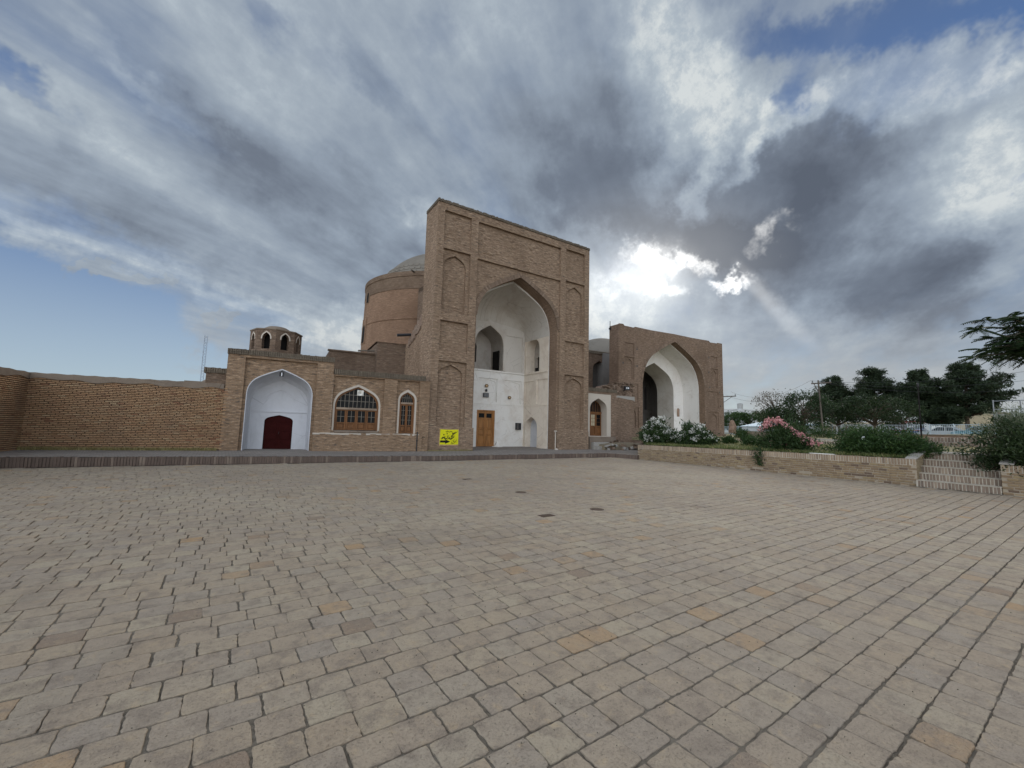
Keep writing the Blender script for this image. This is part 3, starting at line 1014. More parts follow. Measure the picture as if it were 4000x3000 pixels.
holes = []
for s in (0, 1):
    f = mirror if s else (lambda p: p)
    holes += [hole(f(rect(0.40, 2.10, 11.66, 13.62)), 0.16, 'recessed_panel'),
              hole(f(rect(0.40, 2.10, 7.80, 11.42)), 0.16, 'blind_niche', None, [hole(f(arch(0.50, 1.90, 7.82, 10.45, 11.16)), 0.14, 'blind_arch')]),
              hole(f(rect(0.40, 2.10, 5.60, 7.32)), 0.16, 'recessed_panel'),
              hole(f(rect(0.40, 2.10, 1.50, 5.08)), 0.16, 'blind_niche', None, [hole(f(arch(0.45, 1.93, 1.52, 4.3, 4.9)), 0.14, 'blind_arch')])]
holes.append(hole(rect(2.54, 8.77, 11.5, 13.55), 0.16, 'recessed_panel'))
holes.append(hole(rect(2.54, 8.77, 0.04, 11.30), 0.14, 'spandrel', None, [hole(AF, 0.02)]))
m = MB()
facade(m, rect(0, W_, 0, H1), holes, 0, portal, 'portal_brick')
m.box(0, 0.02, 0.003, 1.8, 0, H1); m.box(W_ - 0.02, W_, 0.003, 1.8, 0, H1); m.box(0, W_, 1.78, 1.8, 10.9, H1); m.box(0.02, 2.6, 1.78, 1.8, 0, 10.9); m.box(8.7, W_ - 0.02, 1.78, 1.8, 0, 10.9); m.box(0, W_, 0.1, 1.8, H1 - 0.1, H1 - 0.003)
obj('wall', m, 'portal_brick', portal)
m = MB(); m.box(-0.02, 2.66, -0.03, 0.3, 0, 1.46); obj('plinth', m, 'portal_brick', portal)
m = MB(); m.box(8.62, W_ + 0.02, -0.035, 0.3, 0, 1.40); obj('plinth', m, 'portal_brick', portal)
coping_bricks(portal, -0.03, W_ + 0.03, -0.05, 1.83, H1, H1 + 0.16, pitch=0.11, wob=0.02)
# brick soffit of the arch
m = MB(); m.strip(AF, 0.14, 0.95, closed=False); obj('arch_reveal', m, 'reveal_brick', portal)
voussoirs(portal, AF[2:-2], 0.05, 0.16, 0.27, 0.1, 'arch_brick')
# white lined recess
PD = 3.8
AV = arch(2.69, 8.61, 0.05, 7.72, 10.72, 12)
ZB = 9.0
m = MB()
n = len(AV)
rows, st = [], 14
for s in range(st + 1):
    t = s / st
    y = 0.94 + (PD - 0.94) * t
    sh = math.sqrt(max(0.0, 1 - t ** 2.3))
    rows.append([(x, y, (z if z <= 8.4 else 8.4 + (z - 8.4) * (0.18 + 0.82 * sh))) for x, z in AV])
vault = MB()
i0 = 8
vv = [p for r_ in rows for p in r_[1:-1]]
k_ = n - 2
vault.add(vv, [(s * k_ + i, s * k_ + i + 1, (s + 1) * k_ + i + 1, (s + 1) * k_ + i) for s in range(st) for i in range(k_ - 1)])
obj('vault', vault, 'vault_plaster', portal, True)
m = MB()
for k in (4, 7, 9, 12, 15, 17, 20):
    i = n // 2 + (k - 12)
    pts = [(rows[s][i][0] + (W_ / 2 - rows[s][i][0]) * 0.004, rows[s][i][1], rows[s][i][2] - 0.005) for s in range(1, st + 1)]
    m.tube(pts, 0.02, 5, False)
obj('vault_rib', m, 'vault_plaster', portal)
m = MB(); m.add(*arch_band(AF, AV, 0.935, 0.97)); obj('arch_edge', m, 'white_plaster', portal)
# back wall: lower white zone, upper zone
BU = arch(4.52, 6.76, 5.44, 7.15, 8.52)
m = MB()
facade(m, rect(2.66, 8.64, 0.05, 5.36), [hole(rect(4.86, 6.26, 0.2, 2.66), 0.16),
       hole(rect(4.90, 6.36, 3.24, 4.84), 0.06, 'wall_panel', 'white_plaster', [hole(arch(4.98, 6.28, 3.3, 4.52, 4.76), 0.04, 'wall_panel', 'white_plaster')]),
       hole(rect(6.92, 8.38, 3.18, 4.82), 0.06, 'wall_panel', 'white_plaster', [hole(arch(7.0, 8.3, 3.24, 4.5, 4.74), 0.04, 'wall_panel', 'white_plaster')]),
       hole(rect(2.9, 4.36, 3.18, 4.82), 0.06, 'wall_panel', 'white_plaster')], PD, portal, 'white_plaster')
obj('back_wall', m, 'white_plaster', portal)
m = MB()
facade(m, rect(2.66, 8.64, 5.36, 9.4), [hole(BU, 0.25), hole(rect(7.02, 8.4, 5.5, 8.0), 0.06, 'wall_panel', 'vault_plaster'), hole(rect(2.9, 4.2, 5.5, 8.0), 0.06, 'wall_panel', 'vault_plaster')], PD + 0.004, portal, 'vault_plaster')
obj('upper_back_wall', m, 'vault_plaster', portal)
m = MB(); m.add(*arch_band(arch(4.3, 6.98, 5.44, 7.2, 8.92), BU, PD - 0.06, PD + 0.02)); obj('balcony_arch', m, 'vault_plaster', portal)
m = MB(); m.box(2.7, 8.6, PD - 0.07, PD + 0.003, 5.31, 5.4); m.box(2.7, 8.6, PD - 0.03, PD + 0.003, 3.06, 3.11); obj('cornice', m, 'white_plaster', portal)
# balcony room behind the upper arch
m = MB()
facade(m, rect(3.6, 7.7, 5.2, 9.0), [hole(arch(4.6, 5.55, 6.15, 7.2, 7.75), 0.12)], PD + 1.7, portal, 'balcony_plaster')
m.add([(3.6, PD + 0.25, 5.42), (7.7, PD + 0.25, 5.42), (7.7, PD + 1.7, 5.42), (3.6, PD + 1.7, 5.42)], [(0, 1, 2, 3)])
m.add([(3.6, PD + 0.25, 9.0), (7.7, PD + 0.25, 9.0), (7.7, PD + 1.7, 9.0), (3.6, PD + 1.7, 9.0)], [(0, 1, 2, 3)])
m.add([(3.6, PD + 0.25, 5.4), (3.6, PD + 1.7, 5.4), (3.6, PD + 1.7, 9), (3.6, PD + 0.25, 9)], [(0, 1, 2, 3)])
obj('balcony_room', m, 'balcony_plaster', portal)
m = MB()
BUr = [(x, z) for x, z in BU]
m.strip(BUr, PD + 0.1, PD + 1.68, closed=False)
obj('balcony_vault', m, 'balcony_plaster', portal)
m = MB(); m.prism(arch(4.6, 5.55, 6.15, 7.2, 7.75), PD + 1.8, PD + 1.82); bw = obj('balcony_window', m, 'glass', portal)
m = MB()
for zz in (6.4, 6.7, 7.0, 7.3):
    m.box(4.6, 5.55, PD + 1.775, PD + 1.797, zz - 0.015, zz + 0.015)
for xx in (4.84, 5.07, 5.3):
    m.box(xx - 0.014, xx + 0.014, PD + 1.77, PD + 1.795, 6.1, 7.45)
obj('glazing_bar', m, 'black_metal', bw)
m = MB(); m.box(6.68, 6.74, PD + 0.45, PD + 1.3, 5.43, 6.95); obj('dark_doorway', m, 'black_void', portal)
# side walls with niches; x runs into the depth here
for s in (0, 1):
    tf = (lambda a, d, z: (8.61 + d, a, z)) if s else (lambda a, d, z: (2.69 - d, a, z))
    m = MB()
    N1, N2 = arch(2.0, 3.62, 5.44, 7.0, 7.95), arch(2.12, 3.5, 0.12, 1.6, 2.3)
    facade(m, rect(0.95, PD, 0.05, 8.45), [hole(N1, 0.75, 'upper_niche', 'balcony_plaster', [hole(rect(3.12, 3.44, 5.88, 6.58), 0.2)]), hole(N2, 0.45, 'lower_niche', 'gate_plaster'),
           hole(rect(1.05, 2.25, 3.2, 4.85), 0.06, 'wall_panel', 'warm_plaster'), hole(rect(2.6, 3.7, 3.2, 4.8), 0.06, 'wall_panel', 'warm_plaster')], 0, portal, 'warm_plaster', tf)
    m.v = [tf(*v) for v in m.v]
    obj('side_wall', m, 'warm_plaster', portal)
    m = MB(); m.box(0.98, PD - 0.05, -0.06, 0.002, 5.31, 5.4); m.box(0.98, PD - 0.05, -0.03, 0.002, 3.06, 3.11)
    m.v = [tf(*v) for v in m.v]
    obj('cornice', m, 'warm_plaster', portal)
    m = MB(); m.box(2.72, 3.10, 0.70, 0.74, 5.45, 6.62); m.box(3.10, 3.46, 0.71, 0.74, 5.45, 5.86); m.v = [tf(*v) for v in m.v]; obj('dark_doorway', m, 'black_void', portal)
# wooden door
m = MB()
for b in ((4.86, 4.97, 0.2, 2.66), (6.13, 6.26, 0.2, 2.66), (4.97, 6.13, 2.56, 2.66)):
    m.cbox(b[0], b[1], PD + 0.02, PD + 0.16, b[2], b[3], 0.012)
df = obj('door_frame', m, 'door_wood', portal)
for x0 in (4.97, 5.55):
    x1 = x0 + 0.58
    m = MB()
    m.box(x0 + 0.004, x1 - 0.004, PD + 0.1, PD + 0.14, 0.22, 2.56)
    for z0, z1 in ((0.34, 0.92), (1.02, 1.34), (1.44, 2.02)):
        m.cbox(x0 + 0.1, x1 - 0.1, PD + 0.075, PD + 0.102, z0, z1, 0.02)
    for b in ((x0 + 0.004, x0 + 0.08, 0.22, 2.56), (x1 - 0.08, x1 - 0.004, 0.22, 2.56), (x0 + 0.08, x1 - 0.08, 2.44, 2.56), (x0 + 0.08, x1 - 0.08, 2.06, 2.14), (x0 + 0.08, x1 - 0.08, 1.36, 1.42), (x0 + 0.08, x1 - 0.08, 0.94, 1.0), (x0 + 0.08, x1 - 0.08, 0.22, 0.32)):
        m.cbox(b[0], b[1], PD + 0.065, PD + 0.101, b[2], b[3], 0.008)
    obj('door_leaf', m, 'door_wood', df)
    m = MB(); m.box(x0 + 0.085, x1 - 0.085, PD + 0.085, PD + 0.097, 2.145, 2.435); obj('door_pane', m, 'glass', df)
# single bricks standing proud of the worn face
def stray(parent, n, W, H, z0, depth):
    mb = MB()
    for _ in range(n):
        x, z = rng.uniform(0.05, W - 0.3), z0 + 0.066 * int(rng.uniform(0, (H - z0) / 0.066))
        y = depth(x, z)
        y2 = depth(x + 0.2, z + 0.05)
        if y is None or y2 is None or abs(y - y2) > 1e-6 or depth(x + 0.2, z) != y or depth(x, z + 0.05) != y:
            continue
        mb.cbox(x, x + rng.choice((0.1, 0.2, 0.2, 0.2)), y - rng.uniform(0.008, 0.028), y + 0.03, z + 0.005, z + 0.052, 0.006, None, 0.002)
    obj('proud_bricks', mb, 'stray_brick', parent, uv=False)['kind'] = 'stuff'


def portal_depth(x, z):
    xm = min(x, W_ - x)
    if 0.40 < xm < 2.10:
        if 11.66 < z < 13.62 or 5.60 < z < 7.32:
            return 0.16
        if 7.8 < z < 11.42 or 1.5 < z < 5.08:
            a = arch(0.50, 1.90, 7.82, 10.45, 11.16) if z > 6 else arch(0.45, 1.93, 1.52, 4.3, 4.9)
            t_ = zat(a, xm)
            return 0.30 if t_ and z < t_ - 0.1 else (0.16 if not t_ or z > t_ + 0.1 else None)
    if 2.54 < x < 8.77:
        if 11.5 < z < 13.55:
            return 0.16
        if z < 11.3:
            t_ = zat(AF, x)
            return None if (t_ is None or z < t_ + 0.45) else 0.14
    return 0.0 if z > 1.5 else None


stray(portal, 2000, W_, 13.9, 0.3, portal_depth)
# buttress masses behind the slab, with broken tops
for s in (0, 1):
    fx = (lambda x: W_ - x) if s else (lambda x: x)
    prof = [(1.8, 0), (1.8, 8.1), (2.3, 7.95), (2.6, 7.6), (3.2, 7.35), (3.4, 7.05), (4.1, 6.75), (4.3, 6.6), (7.5, 6.6), (7.5, 0)]
    m = MB()
    k = len(prof)
    m.add([(fx(0.12), y, min(z, 5.2) if s else z) for y, z in prof] + [(fx(1.6), y, min(z, 5.2) if s else z) for y, z in prof], [tuple(range(k)), tuple(range(k, 2 * k))] + [(i, (i + 1) % k, (i + 1) % k + k, i + k) for i in range(k)])
    obj('buttress', m, 'portal_brick', portal)
m = MB(); m.box(2.5, 8.8, 1.801, 7.2, 10.95, 11.2); m.box(1.6, 1.75, 1.81, 7.2, 0.3, 11.2); m.box(1.6, 2.5, 1.805, 7.2, 10.9, 11.19); obj('vault_shell', m, 'roof_brick', portal)
m = MB()
for i in range(14):
    a = 1.85 + i * 0.17
    m.cbox(0.05, 0.5, a, a + 0.15, 7.3 - (a - 1.8) * 0.45 + rng.uniform(-.05, .12), 8.05 - (a - 1.8) * 0.55 + rng.uniform(-.1, .1), 0.02)
obj('broken_masonry', m, 'old_rubble_brick', portal)
m = MB(); m.tube([(-0.75, 3.9, 6.95), (0.4, 3.7, 7.12)], 0.09, 7); obj('waterspout', m, 'black_metal', portal)

# ------------------------------------------------------------------ drum and dome
drum = thing('dome_drum', 'round brick drum carrying a shallow grey dome behind the tall portal', 'building', (14.75, 33, 0))
RB, RT, ZT = 6.32, 6.02, 12.68


def rdr(z):
    return RB + (RT - RB) * z / ZT


m = MB()
prof = [(rdr(0), 0), (rdr(9.1), 9.1), (rdr(9.1) + 0.05, 9.12), (rdr(9.1) + 0.05, 9.2), (rdr(9.22), 9.22), (rdr(11.35), 11.35), (rdr(11.37), 11.37)]
m.lathe(prof, 96)
o = obj('drum_wall', m, 'drum_brick', drum, False, uv=False)
m = MB()
m.lathe([(rdr(11.37), 11.37), (rdr(11.4) + 0.03, 11.38), (rdr(12.3) + 0.03, 12.3), (RT + 0.09, 12.34), (RT + 0.09, ZT), (RT - 0.3, ZT + 0.02), (4.0, ZT + 0.06)], 96)
o2 = obj('drum_parapet', m, 'drum_top_brick', drum, False, uv=False)
for o_ in (o, o2):
    me = o_.data
    uvl = me.uv_layers.new(name='UVMap').data
    for p in me.polygons:
        a0 = math.atan2(p.center.y, p.center.x)
        for li in p.loop_indices:
            c = me.vertices[me.loops[li].vertex_index].co
            a = math.atan2(c.y, c.x)
            if a - a0 > 3: a -= 2 * math.pi
            if a0 - a > 3: a += 2 * math.pi
            uvl[li].uv = (a * 6.2, c.z)
m = MB()
m.lathe([(5.45 * math.cos(t), 10.7 + 5.45 * math.sin(t)) for t in np.linspace(0.3, math.pi / 2, 22)], 72)
dm = obj('dome', m, 'dome_plaster', drum, True)
m = MB()
for row in range(3):
    for k in range(60):
        a = (k + 0.5 * (row % 2)) * 2 * math.pi / 60
        z = 13.15 + row * 0.34
        rr = math.sqrt(5.45 ** 2 - (z - 10.7) ** 2)
        t = Vector((-math.sin(a), math.cos(a), 0)); nn = Vector((math.cos(a), math.sin(a), 0.45)).normalized(); up = Vector((-0.45 * math.cos(a), -0.45 * math.sin(a), 1)).normalized()
        c = Vector((rr * math.cos(a), rr * math.sin(a), z)) + nn * 0.01
        m.add([c + t * sx * 0.2 + up * sz * 0.12 for sx, sz in ((-1, -1), (1, -1), (1, 1), (-1, 1))] + [c + nn * 0.04 + t * sx * 0.17 + up * sz * 0.095 for sx, sz in ((-1, -1), (1, -1), (1, 1), (-1, 1))],
              [(4, 5, 6, 7), (0, 1, 5, 4), (1, 2, 6, 5), (2, 3, 7, 6), (3, 0, 4, 7)])
ob = obj('dome_tile_band', m, 'dome_plaster', drum); ob['kind'] = 'stuff'


def drum_feature(name, deg, poly, d, mat, out=0.0):
    a = R(deg)
    mb = MB()
    mb.prism(poly, -out, d)
    nx, ny = math.cos(a), math.sin(a)
    def tf(v):
        rr = rdr(v[2]) - v[1]
        return (nx * rr - ny * v[0], ny * rr + nx * v[0], v[2])
    mb.v = [tf(v) for v in mb.v]
    return obj(name, mb, mat, drum)


for dg in (177,):
    drum_feature('window_panel', dg, rect(-0.62, 0.62, 7.7, 9.75), 0.1, 'drum_brick', 0.03)
    drum_feature('arched_window', dg, arch(-0.36, 0.36, 7.8, 8.75, 9.25), 0.1, 'black_void', 0.05)
    drum_feature('small_window', dg + 4, rect(-0.4, 0.4, 10.9, 11.9), 0.1, 'reveal_brick', 0.02)
    drum_feature('small_window_opening', dg + 4, arch(-0.22, 0.22, 10.95, 11.5, 11.75), 0.1, 'black_void', 0.04)
for dg in (228, 240):
    m = MB(); a = R(dg); m.tube([(math.cos(a) * 5.9, math.sin(a) * 5.9, 12.62), (math.cos(a) * 6.6, math.sin(a) * 6.6, 12.55)], 0.06, 6); obj('waterspout', m, 'weathered_pole', drum)

# ------------------------------------------------------------------ link with arched door
link = thing('link_building', 'low brick link with white framed arched wooden door beside the tall portal', 'building', portal.location, portal.rotation_euler.z)
LD = 0.5
m = MB()
LA = arch(11.95, 13.58, 1.1, 2.95, 3.74)
facade(m, rect(11.3, 14.55, 0, 4.22), [hole(rect(11.78, 13.98, 1.06, 4.06), 0.03, None)], LD, link, 'second_portal_brick')
m.box(14.3, 14.55, LD + 0.01, 4.5, 0, 4.2); m.box(11.3, 14.5, LD + 0.3, 4.5, 4.0, 4.215)
obj('wall', m, 'second_portal_brick', link)
m = MB(); facade(m, rect(11.78, 13.98, 1.06, 4.06), [hole(LA, 0.65)], LD + 0.012, link, 'trim_plaster'); obj('door_surround', m, 'trim_plaster', link)
coping_bricks(link, 11.3, 14.6, LD - 0.04, LD + 0.4, 4.22, 4.46)
m = MB(); m.prism(LA, LD + 0.6, LD + 0.63); fd = obj('door_frame', m, 'window_wood', link)
m = MB(); m.box(11.95, 13.58, LD + 0.53, LD + 0.61, 2.7, 2.8); obj('transom', m, 'window_wood', fd)
m = MB(); m.prism([(x, max(z, 2.8)) for x, z in arch(12.02, 13.51, 2.8, 2.96, 3.64)], LD + 0.57, LD + 0.598); obj('fanlight', m, 'glass', fd)
for i in range(1, 9):
    xx = 12.02 + 1.49 * i / 9
    m = MB(); m.box(xx - 0.012, xx + 0.012, LD + 0.55, LD + 0.57, 2.8, zat(arch(12.02, 13.51, 2.8, 2.96, 3.64), xx)); obj('glazing_bar', m, 'window_wood', fd)
for i in range(3):
    x0 = 11.97 + i * 0.535; x1 = x0 + 0.53
    m = MB()
    for b in ((x0, x0 + 0.07, 1.1, 2.7), (x1 - 0.07, x1, 1.1, 2.7), (x0 + 0.07, x1 - 0.07, 1.1, 1.2), (x0 + 0.07, x1 - 0.07, 1.72, 1.8), (x0 + 0.07, x1 - 0.07, 2.62, 2.7)):
        m.cbox(b[0], b[1], LD + 0.55, LD + 0.6, b[2], b[3], 0.008)
    m.cbox(x0 + 0.1, x1 - 0.1, LD + 0.57, LD + 0.6, 1.24, 1.68, 0.015)
    obj('door_leaf', m, 'window_wood', fd)
    m = MB()
    for z0 in (1.82, 2.09, 2.36):
        for q in (0, 1):
            xa = x0 + 0.085 + q * (x1 - x0 - 0.15) / 2
            m.box(xa, xa + (x1 - x0 - 0.15) / 2 - 0.03, LD + 0.575, LD + 0.59, z0, z0 + 0.24)
    obj('door_pane', m, 'glass' if i == 2 else 'far_tan', fd)
for i, (d0, z1) in enumerate(((0.9, 0.42), (0.55, 0.68), (0.2, 0.95))):
    m = MB(); m.cbox(11.85 - 0.02 * i, 13.9 + 0.04 * i, LD - d0, LD + 0.02 - 0.002 * i, 0, z1, 0.02, None, 0.01); obj('door_step', m, 'concrete', link)
m = MB(); m.box(11.7, 14.2, LD - 0.25, LD + 0.02, 0, 1.05); obj('threshold_base', m, 'mud_plaster', link)
# small dome beside it
sd = thing('small_dome', 'small pale plastered dome on the roof between the two portals', 'dome', portal.location, portal.rotation_euler.z)
m = MB(); m.lathe([(0.78, 4.3), (0.78, 4.9), (0.75, 5.2), (0.64, 5.5), (0.42, 5.75), (0.18, 5.86), (0.01, 5.88)], 28, 13.05, 3.2); obj('dome_shell', m, 'warm_plaster', sd, True)
m = MB(); m.lathe([(0.83, 4.28), (0.83, 4.72), (0.78, 4.76)], 28, 13.05, 3.2); obj('dome_base', m, 'mud_plaster', sd)

# ------------------------------------------------------------------ second portal
p2 = thing('second_portal', 'wide weathered brick portal with white vaulted arch behind the white oleander', 'building', (27.5, 24.0, 0), R(-5.43))
L2, H2, G2 = 14.18, 10.66, 0.3
A2F = arch(2.85, 11.28, 0.2, 5.6, 9.95, 12)
f2 = lambda p: [(14.1 - x, z) for x, z in reversed(p)]
holes = []
for s in (0, 1):
    f = f2 if s else (lambda p: p)
    holes += [hole(f(rect(0.75, 1.82, 8.05, 9.14)), 0.08, 'recessed_panel'),
              hole(f(rect(0.72, 1.82, 5.92, 7.9)), 0.08, 'blind_niche', None, [hole(f(arch(0.85, 1.68, 5.94, 7.3, 7.75)), 0.07, 'blind_arch')]),
              hole(f(rect(0.72, 2.3, 3.95, 5.6)), 0.06, 'recessed_panel'),
              hole(f(rect(0.72, 2.35, 1.75, 3.57)), 0.08, 'blind_niche', None, [hole(f(arch(0.9, 2.1, 1.77, 2.9, 3.4)), 0.07, 'blind_arch')])]
holes.append(hole(A2F, 0.02))
m = MB()
top2 = [(0, 0), (0, H2 + 0.06), (0.55, H2 + 0.08), (0.68, H2 - 0.05), (1.75, H2 - 0.08), (1.95, H2 + 0.02), (4, H2 - 0.02), (7, H2 + 0.03), (9.5, H2 - 0.01), (12.1, H2 + 0.02), (12.25, H2 - 0.12), (13.3, H2 - 0.1), (13.4, H2 - 0.03), (L2, H2 - 0.02), (L2, 0)]
facade(m, top2, holes, 0, p2, 'second_portal_brick')
m.box(0, 0.02, 0.003, 1.15, 0, H2); m.box(L2 - 0.02, L2, 0.003, 1.15, 0, H2 - 0.1); m.box(0.02, 2.8, 1.1, 1.15, 0, H2 - 0.15); m.box(11.3, L2 - 0.02, 1.1, 1.15, 0, H2 - 0.15); m.box(0.02, L2 - 0.02, 1.1, 1.15, 9.9, H2 - 0.16); m.box(0.02, L2 - 0.02, 0.01, 1.15, H2 - 0.3, H2 - 0.155)
obj('wall', m, 'second_portal_brick', p2)
m = MB(); m.strip(A2F, 0.02, 0.66, closed=False); obj('arch_reveal', m, 'reveal_brick', p2)
voussoirs(p2, A2F[2:-2], -0.03, 0.03, 0.24, 0.12, 'arch_brick')
A2V = arch(2.9, 11.23, 0.2, 5.58, 9.86, 12)
A2B = arch(2.9, 11.23, 0.2, 5.5, 9.7, 12)
m = MB(); m.add(*arch_band(A2F, A2V, 0.655, 0.68)); loft(m, A2V, 0.66, A2B, 2.5, 4); obj('vault', m, 'second_plaster', p2)
A3 = arch(4.3, 9.82, 0.2, 5.5, 8.25, 12)
m = MB(); facade(m, A2B, [hole(A3, 0.02), hole(arch(10.28, 10.72, 3.05, 3.7, 3.95), 0.06, 'wall_plaque', 'stele_stone')], 2.5, p2, 'second_plaster'); obj('back_wall', m, 'second_plaster', p2)
A4 = arch(4.4, 9.72, 0.2, 5.45, 8.1, 12)
m = MB(); loft(m, A3, 2.5, A4, 4.5, 2); obj('inner_arch', m, 'vault_plaster', p2)  # soffit shade put into the colour: greyer plaster than the outer vault
# dim chamber beyond
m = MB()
facade(m, rect(2.2, 12, 0.2, 9), [hole(arch(8.9, 10.6, 0.4, 2.4, 3.2), 0.6, 'chamber_niche', 'dark_plaster'), hole(arch(8.9, 10.6, 3.9, 5.9, 6.8), 0.6, 'chamber_niche', 'dark_plaster'), hole(arch(6.0, 8.2, 0.4, 2.6, 3.5), 0.6, 'chamber_niche', 'dark_plaster'), hole(arch(6.0, 8.2, 3.9, 6.0, 7.0), 0.6, 'chamber_niche', 'dark_plaster'), hole(arch(11.0, 11.8, 3.9, 5.9, 6.8), 0.4, 'chamber_niche', 'dark_plaster')], 7.5, p2, 'chamber_plaster')
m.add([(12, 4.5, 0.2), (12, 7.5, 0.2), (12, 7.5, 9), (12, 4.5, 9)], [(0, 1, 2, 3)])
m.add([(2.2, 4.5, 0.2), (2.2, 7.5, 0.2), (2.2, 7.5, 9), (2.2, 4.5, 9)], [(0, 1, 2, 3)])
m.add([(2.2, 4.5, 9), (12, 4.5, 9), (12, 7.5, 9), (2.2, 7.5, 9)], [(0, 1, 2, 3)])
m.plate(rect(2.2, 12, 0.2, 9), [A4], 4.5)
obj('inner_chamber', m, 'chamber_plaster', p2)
m = MB(); m.box(2.2, 12, 7.35, 7.5, 3.55, 3.8); obj('chamber_ledge', m, 'chamber_plaster', p2)
m = MB(); m.box(2.6, 11.6, 0.66, 8.0, 0, 0.62); obj('floor_slab', m, 'concrete', p2)
# rear left block with tall recess, dome behind
m = MB()
RBk = arch(1.05, 2.75, 4.6, 7.2, 8.2)
facade(m, rect(0.3, 3.4, 0, 8.85), [hole(RBk, 0.7, 'deep_niche', 'dark_plaster', [hole(arch(2.25, 2.7, 4.8, 6.0, 6.6), 0.1)])], 4.6, p2, 'roof_brick')
m.box(0.3, 0.34, 4.61, 9, 0, 8.84); m.box(0.3, 12, 9.0, 9.05, 0, 8.83); m.box(0.3, 12, 5.4, 9, 8.6, 8.82)
obj('rear_block', m, 'roof_brick', p2)
m = MB(); m.box(0.2, 3.6, 4.52, 9.1, 8.85, 9.1); obj('coping', m, 'coping_brick', p2)
m = MB(); m.lathe([(3.6 * math.cos(t), 8.4 + 3.1 * math.sin(t)) for t in np.linspace(0.1, math.pi / 2, 16)], 48, 5.5, 8.6); obj('rear_dome', m, 'dome_plaster', p2, True)
m = MB()
for (x, z) in ((2.1, 8.6), (2.1, 7.1), (0.45, 7.25), (11.9, 7.4), (13.55, 5.5), (13.6, 4.1), (11.95, 8.9), (12.0, 5.9)):
    m.box(x, x + 0.14, -0.002, 0.05, z, z + 0.16)
ob = obj('putlog_hole', m, 'dark_plaster', p2)
def p2_depth(x, z):
    xm = min(x, 14.1 - x)
    if xm < 0.72:
        return 0.0
    if 2.45 < xm or z > 9.2:
        t_ = zat(A2F, x)
        return 0.0 if (t_ is None or z > t_ + 0.4) else None
    return None


stray(p2, 1300, 14.1, 10.4, 0.9, p2_depth)
# worn foot of the right pier
m = MB()
for i in range(26):
    x = 11.3 + i * 0.115
    m.cbox(x, x + 0.11, -0.12 - rng.uniform(0, 0.06), 0.0, 0.2, 1.35 + rng.uniform(-0.2, 0.2), 0.03)
obj('worn_footing', m, 'second_portal_brick', p2)

# ruined masonry in front of the left pier
ruin = thing('ruined_wall', 'crumbling brick stub with ragged top between the arched door and second portal', 'wall', (24.3, 22.35, 0), R(-4))
m = MB()
topz = [(0, 4.55), (0.3, 4.85), (0.45, 4.7), (0.9, 5.1), (1.1, 5.05), (1.5, 5.25), (1.8, 5.15), (2.3, 5.3), (2.7, 5.22), (3.1, 5.28), (3.35, 4.9)]
m.prism([(0.0, 0)] + topz + [(3.35, 0)], 0.45, 2.2)
obj('wall_core', m, 'old_rubble_brick', ruin)
m = MB(); m.prism([(0.75, 0), (0.72, 3.9), (1.2, 4.1), (2.2, 4.0), (2.9, 3.95), (2.95, 0)], 0.0, 0.46)
obj('wall_face', m, 'second_portal_brick', ruin)
m = MB()
for i in range(150):
    x = rng.uniform(-0.05, 3.3)
    zt = np.interp(x, [t[0] for t in topz], [t[1] for t in topz])
    z = zt + rng.uniform(-1.25, 0.08) if rng.random() < 0.75 else zt + rng.uniform(-0.05, 0.15)
    m.cbox(x, x + rng.uniform(0.12, 0.25), rng.uniform(0.25, 0.42), 0.8, z, z + 0.06, 0.012)
o = obj('loose_brick', m, 'arch_brick', ruin); o['kind'] = 'stuff'
m = MB(); m.box(0.1, 3.1, 0.1, 0.5, 3.9, 4.25); obj('cement_patch', m, 'concrete', ruin)
heap = thing('rubble_heap', 'low heap of old bricks and stones beside the planter end', 'rubble', (21.2, 19.2, 0.2), R(-10))
for i in range(46):
    m = MB()
    a, b, c = rng.uniform(0.1, 0.22), rng.uniform(0.08, 0.15), rng.uniform(0.05, 0.1)
    x, y = rng.uniform(0, 3.6), rng.uniform(0, 1.0)
    z = rng.uniform(0.0, 0.55) * (0.5 + y / 2)
    m.cbox(-a, a, -b, b, -c, c, 0.02)
    o = obj('stone', m, 'arch_brick' if rng.random() < 0.7 else 'concrete', heap)
    o.location = (x, y, z); o.rotation_euler = (rng.uniform(-.3, .3), rng.uniform(-.3, .3), rng.uniform(0, 3))
m = MB(); m.prism([(-0.2, -0.2), (-0.1, 0.35), (1.2, 0.5), (2.6, 0.5), (3.7, 0.3), (3.8, -0.2)], 0.35, 1.4); obj('earth_core', m, 'soil', heap)

# ================================================================== ground
m = MB(); m.add([(-600, -600, -0.04), (900, -600, -0.04), (900, 900, -0.04), (-600, 900, -0.04)], [(0, 1, 2, 3)])
struct('ground', m, 'far_ground')
m = MB(); m.add([(-14, -8, -0.015), (19.02, -8, -0.015), (19.02, 19.2, -0.015), (-14, 19.2, -0.015)], [(0, 1, 2, 3)])
plaza = struct('plaza_paving', m, 'joint_sand')

# sand in the nearer joints, heaped unevenly against the bricks
_gx, _gy = np.meshgrid(np.arange(-1.6, 7.4, 0.022), np.arange(0.2, 6.2, 0.022), indexing='ij')


def vnoise(x, y, f, seed):
    g = np.random.default_rng(seed).random((512, 512))
    xi, yi = np.floor(x * f).astype(int), np.floor(y * f).astype(int)
    tx, ty = x * f - xi, y * f - yi
    tx, ty = tx * tx * (3 - 2 * tx), ty * ty * (3 - 2 * ty)
    q = lambda a, b: g[a % 512, b % 512]
    return (q(xi, yi) * (1 - tx) + q(xi + 1, yi) * tx) * (1 - ty) + (q(xi, yi + 1) * (1 - tx) + q(xi + 1, yi + 1) * tx) * ty


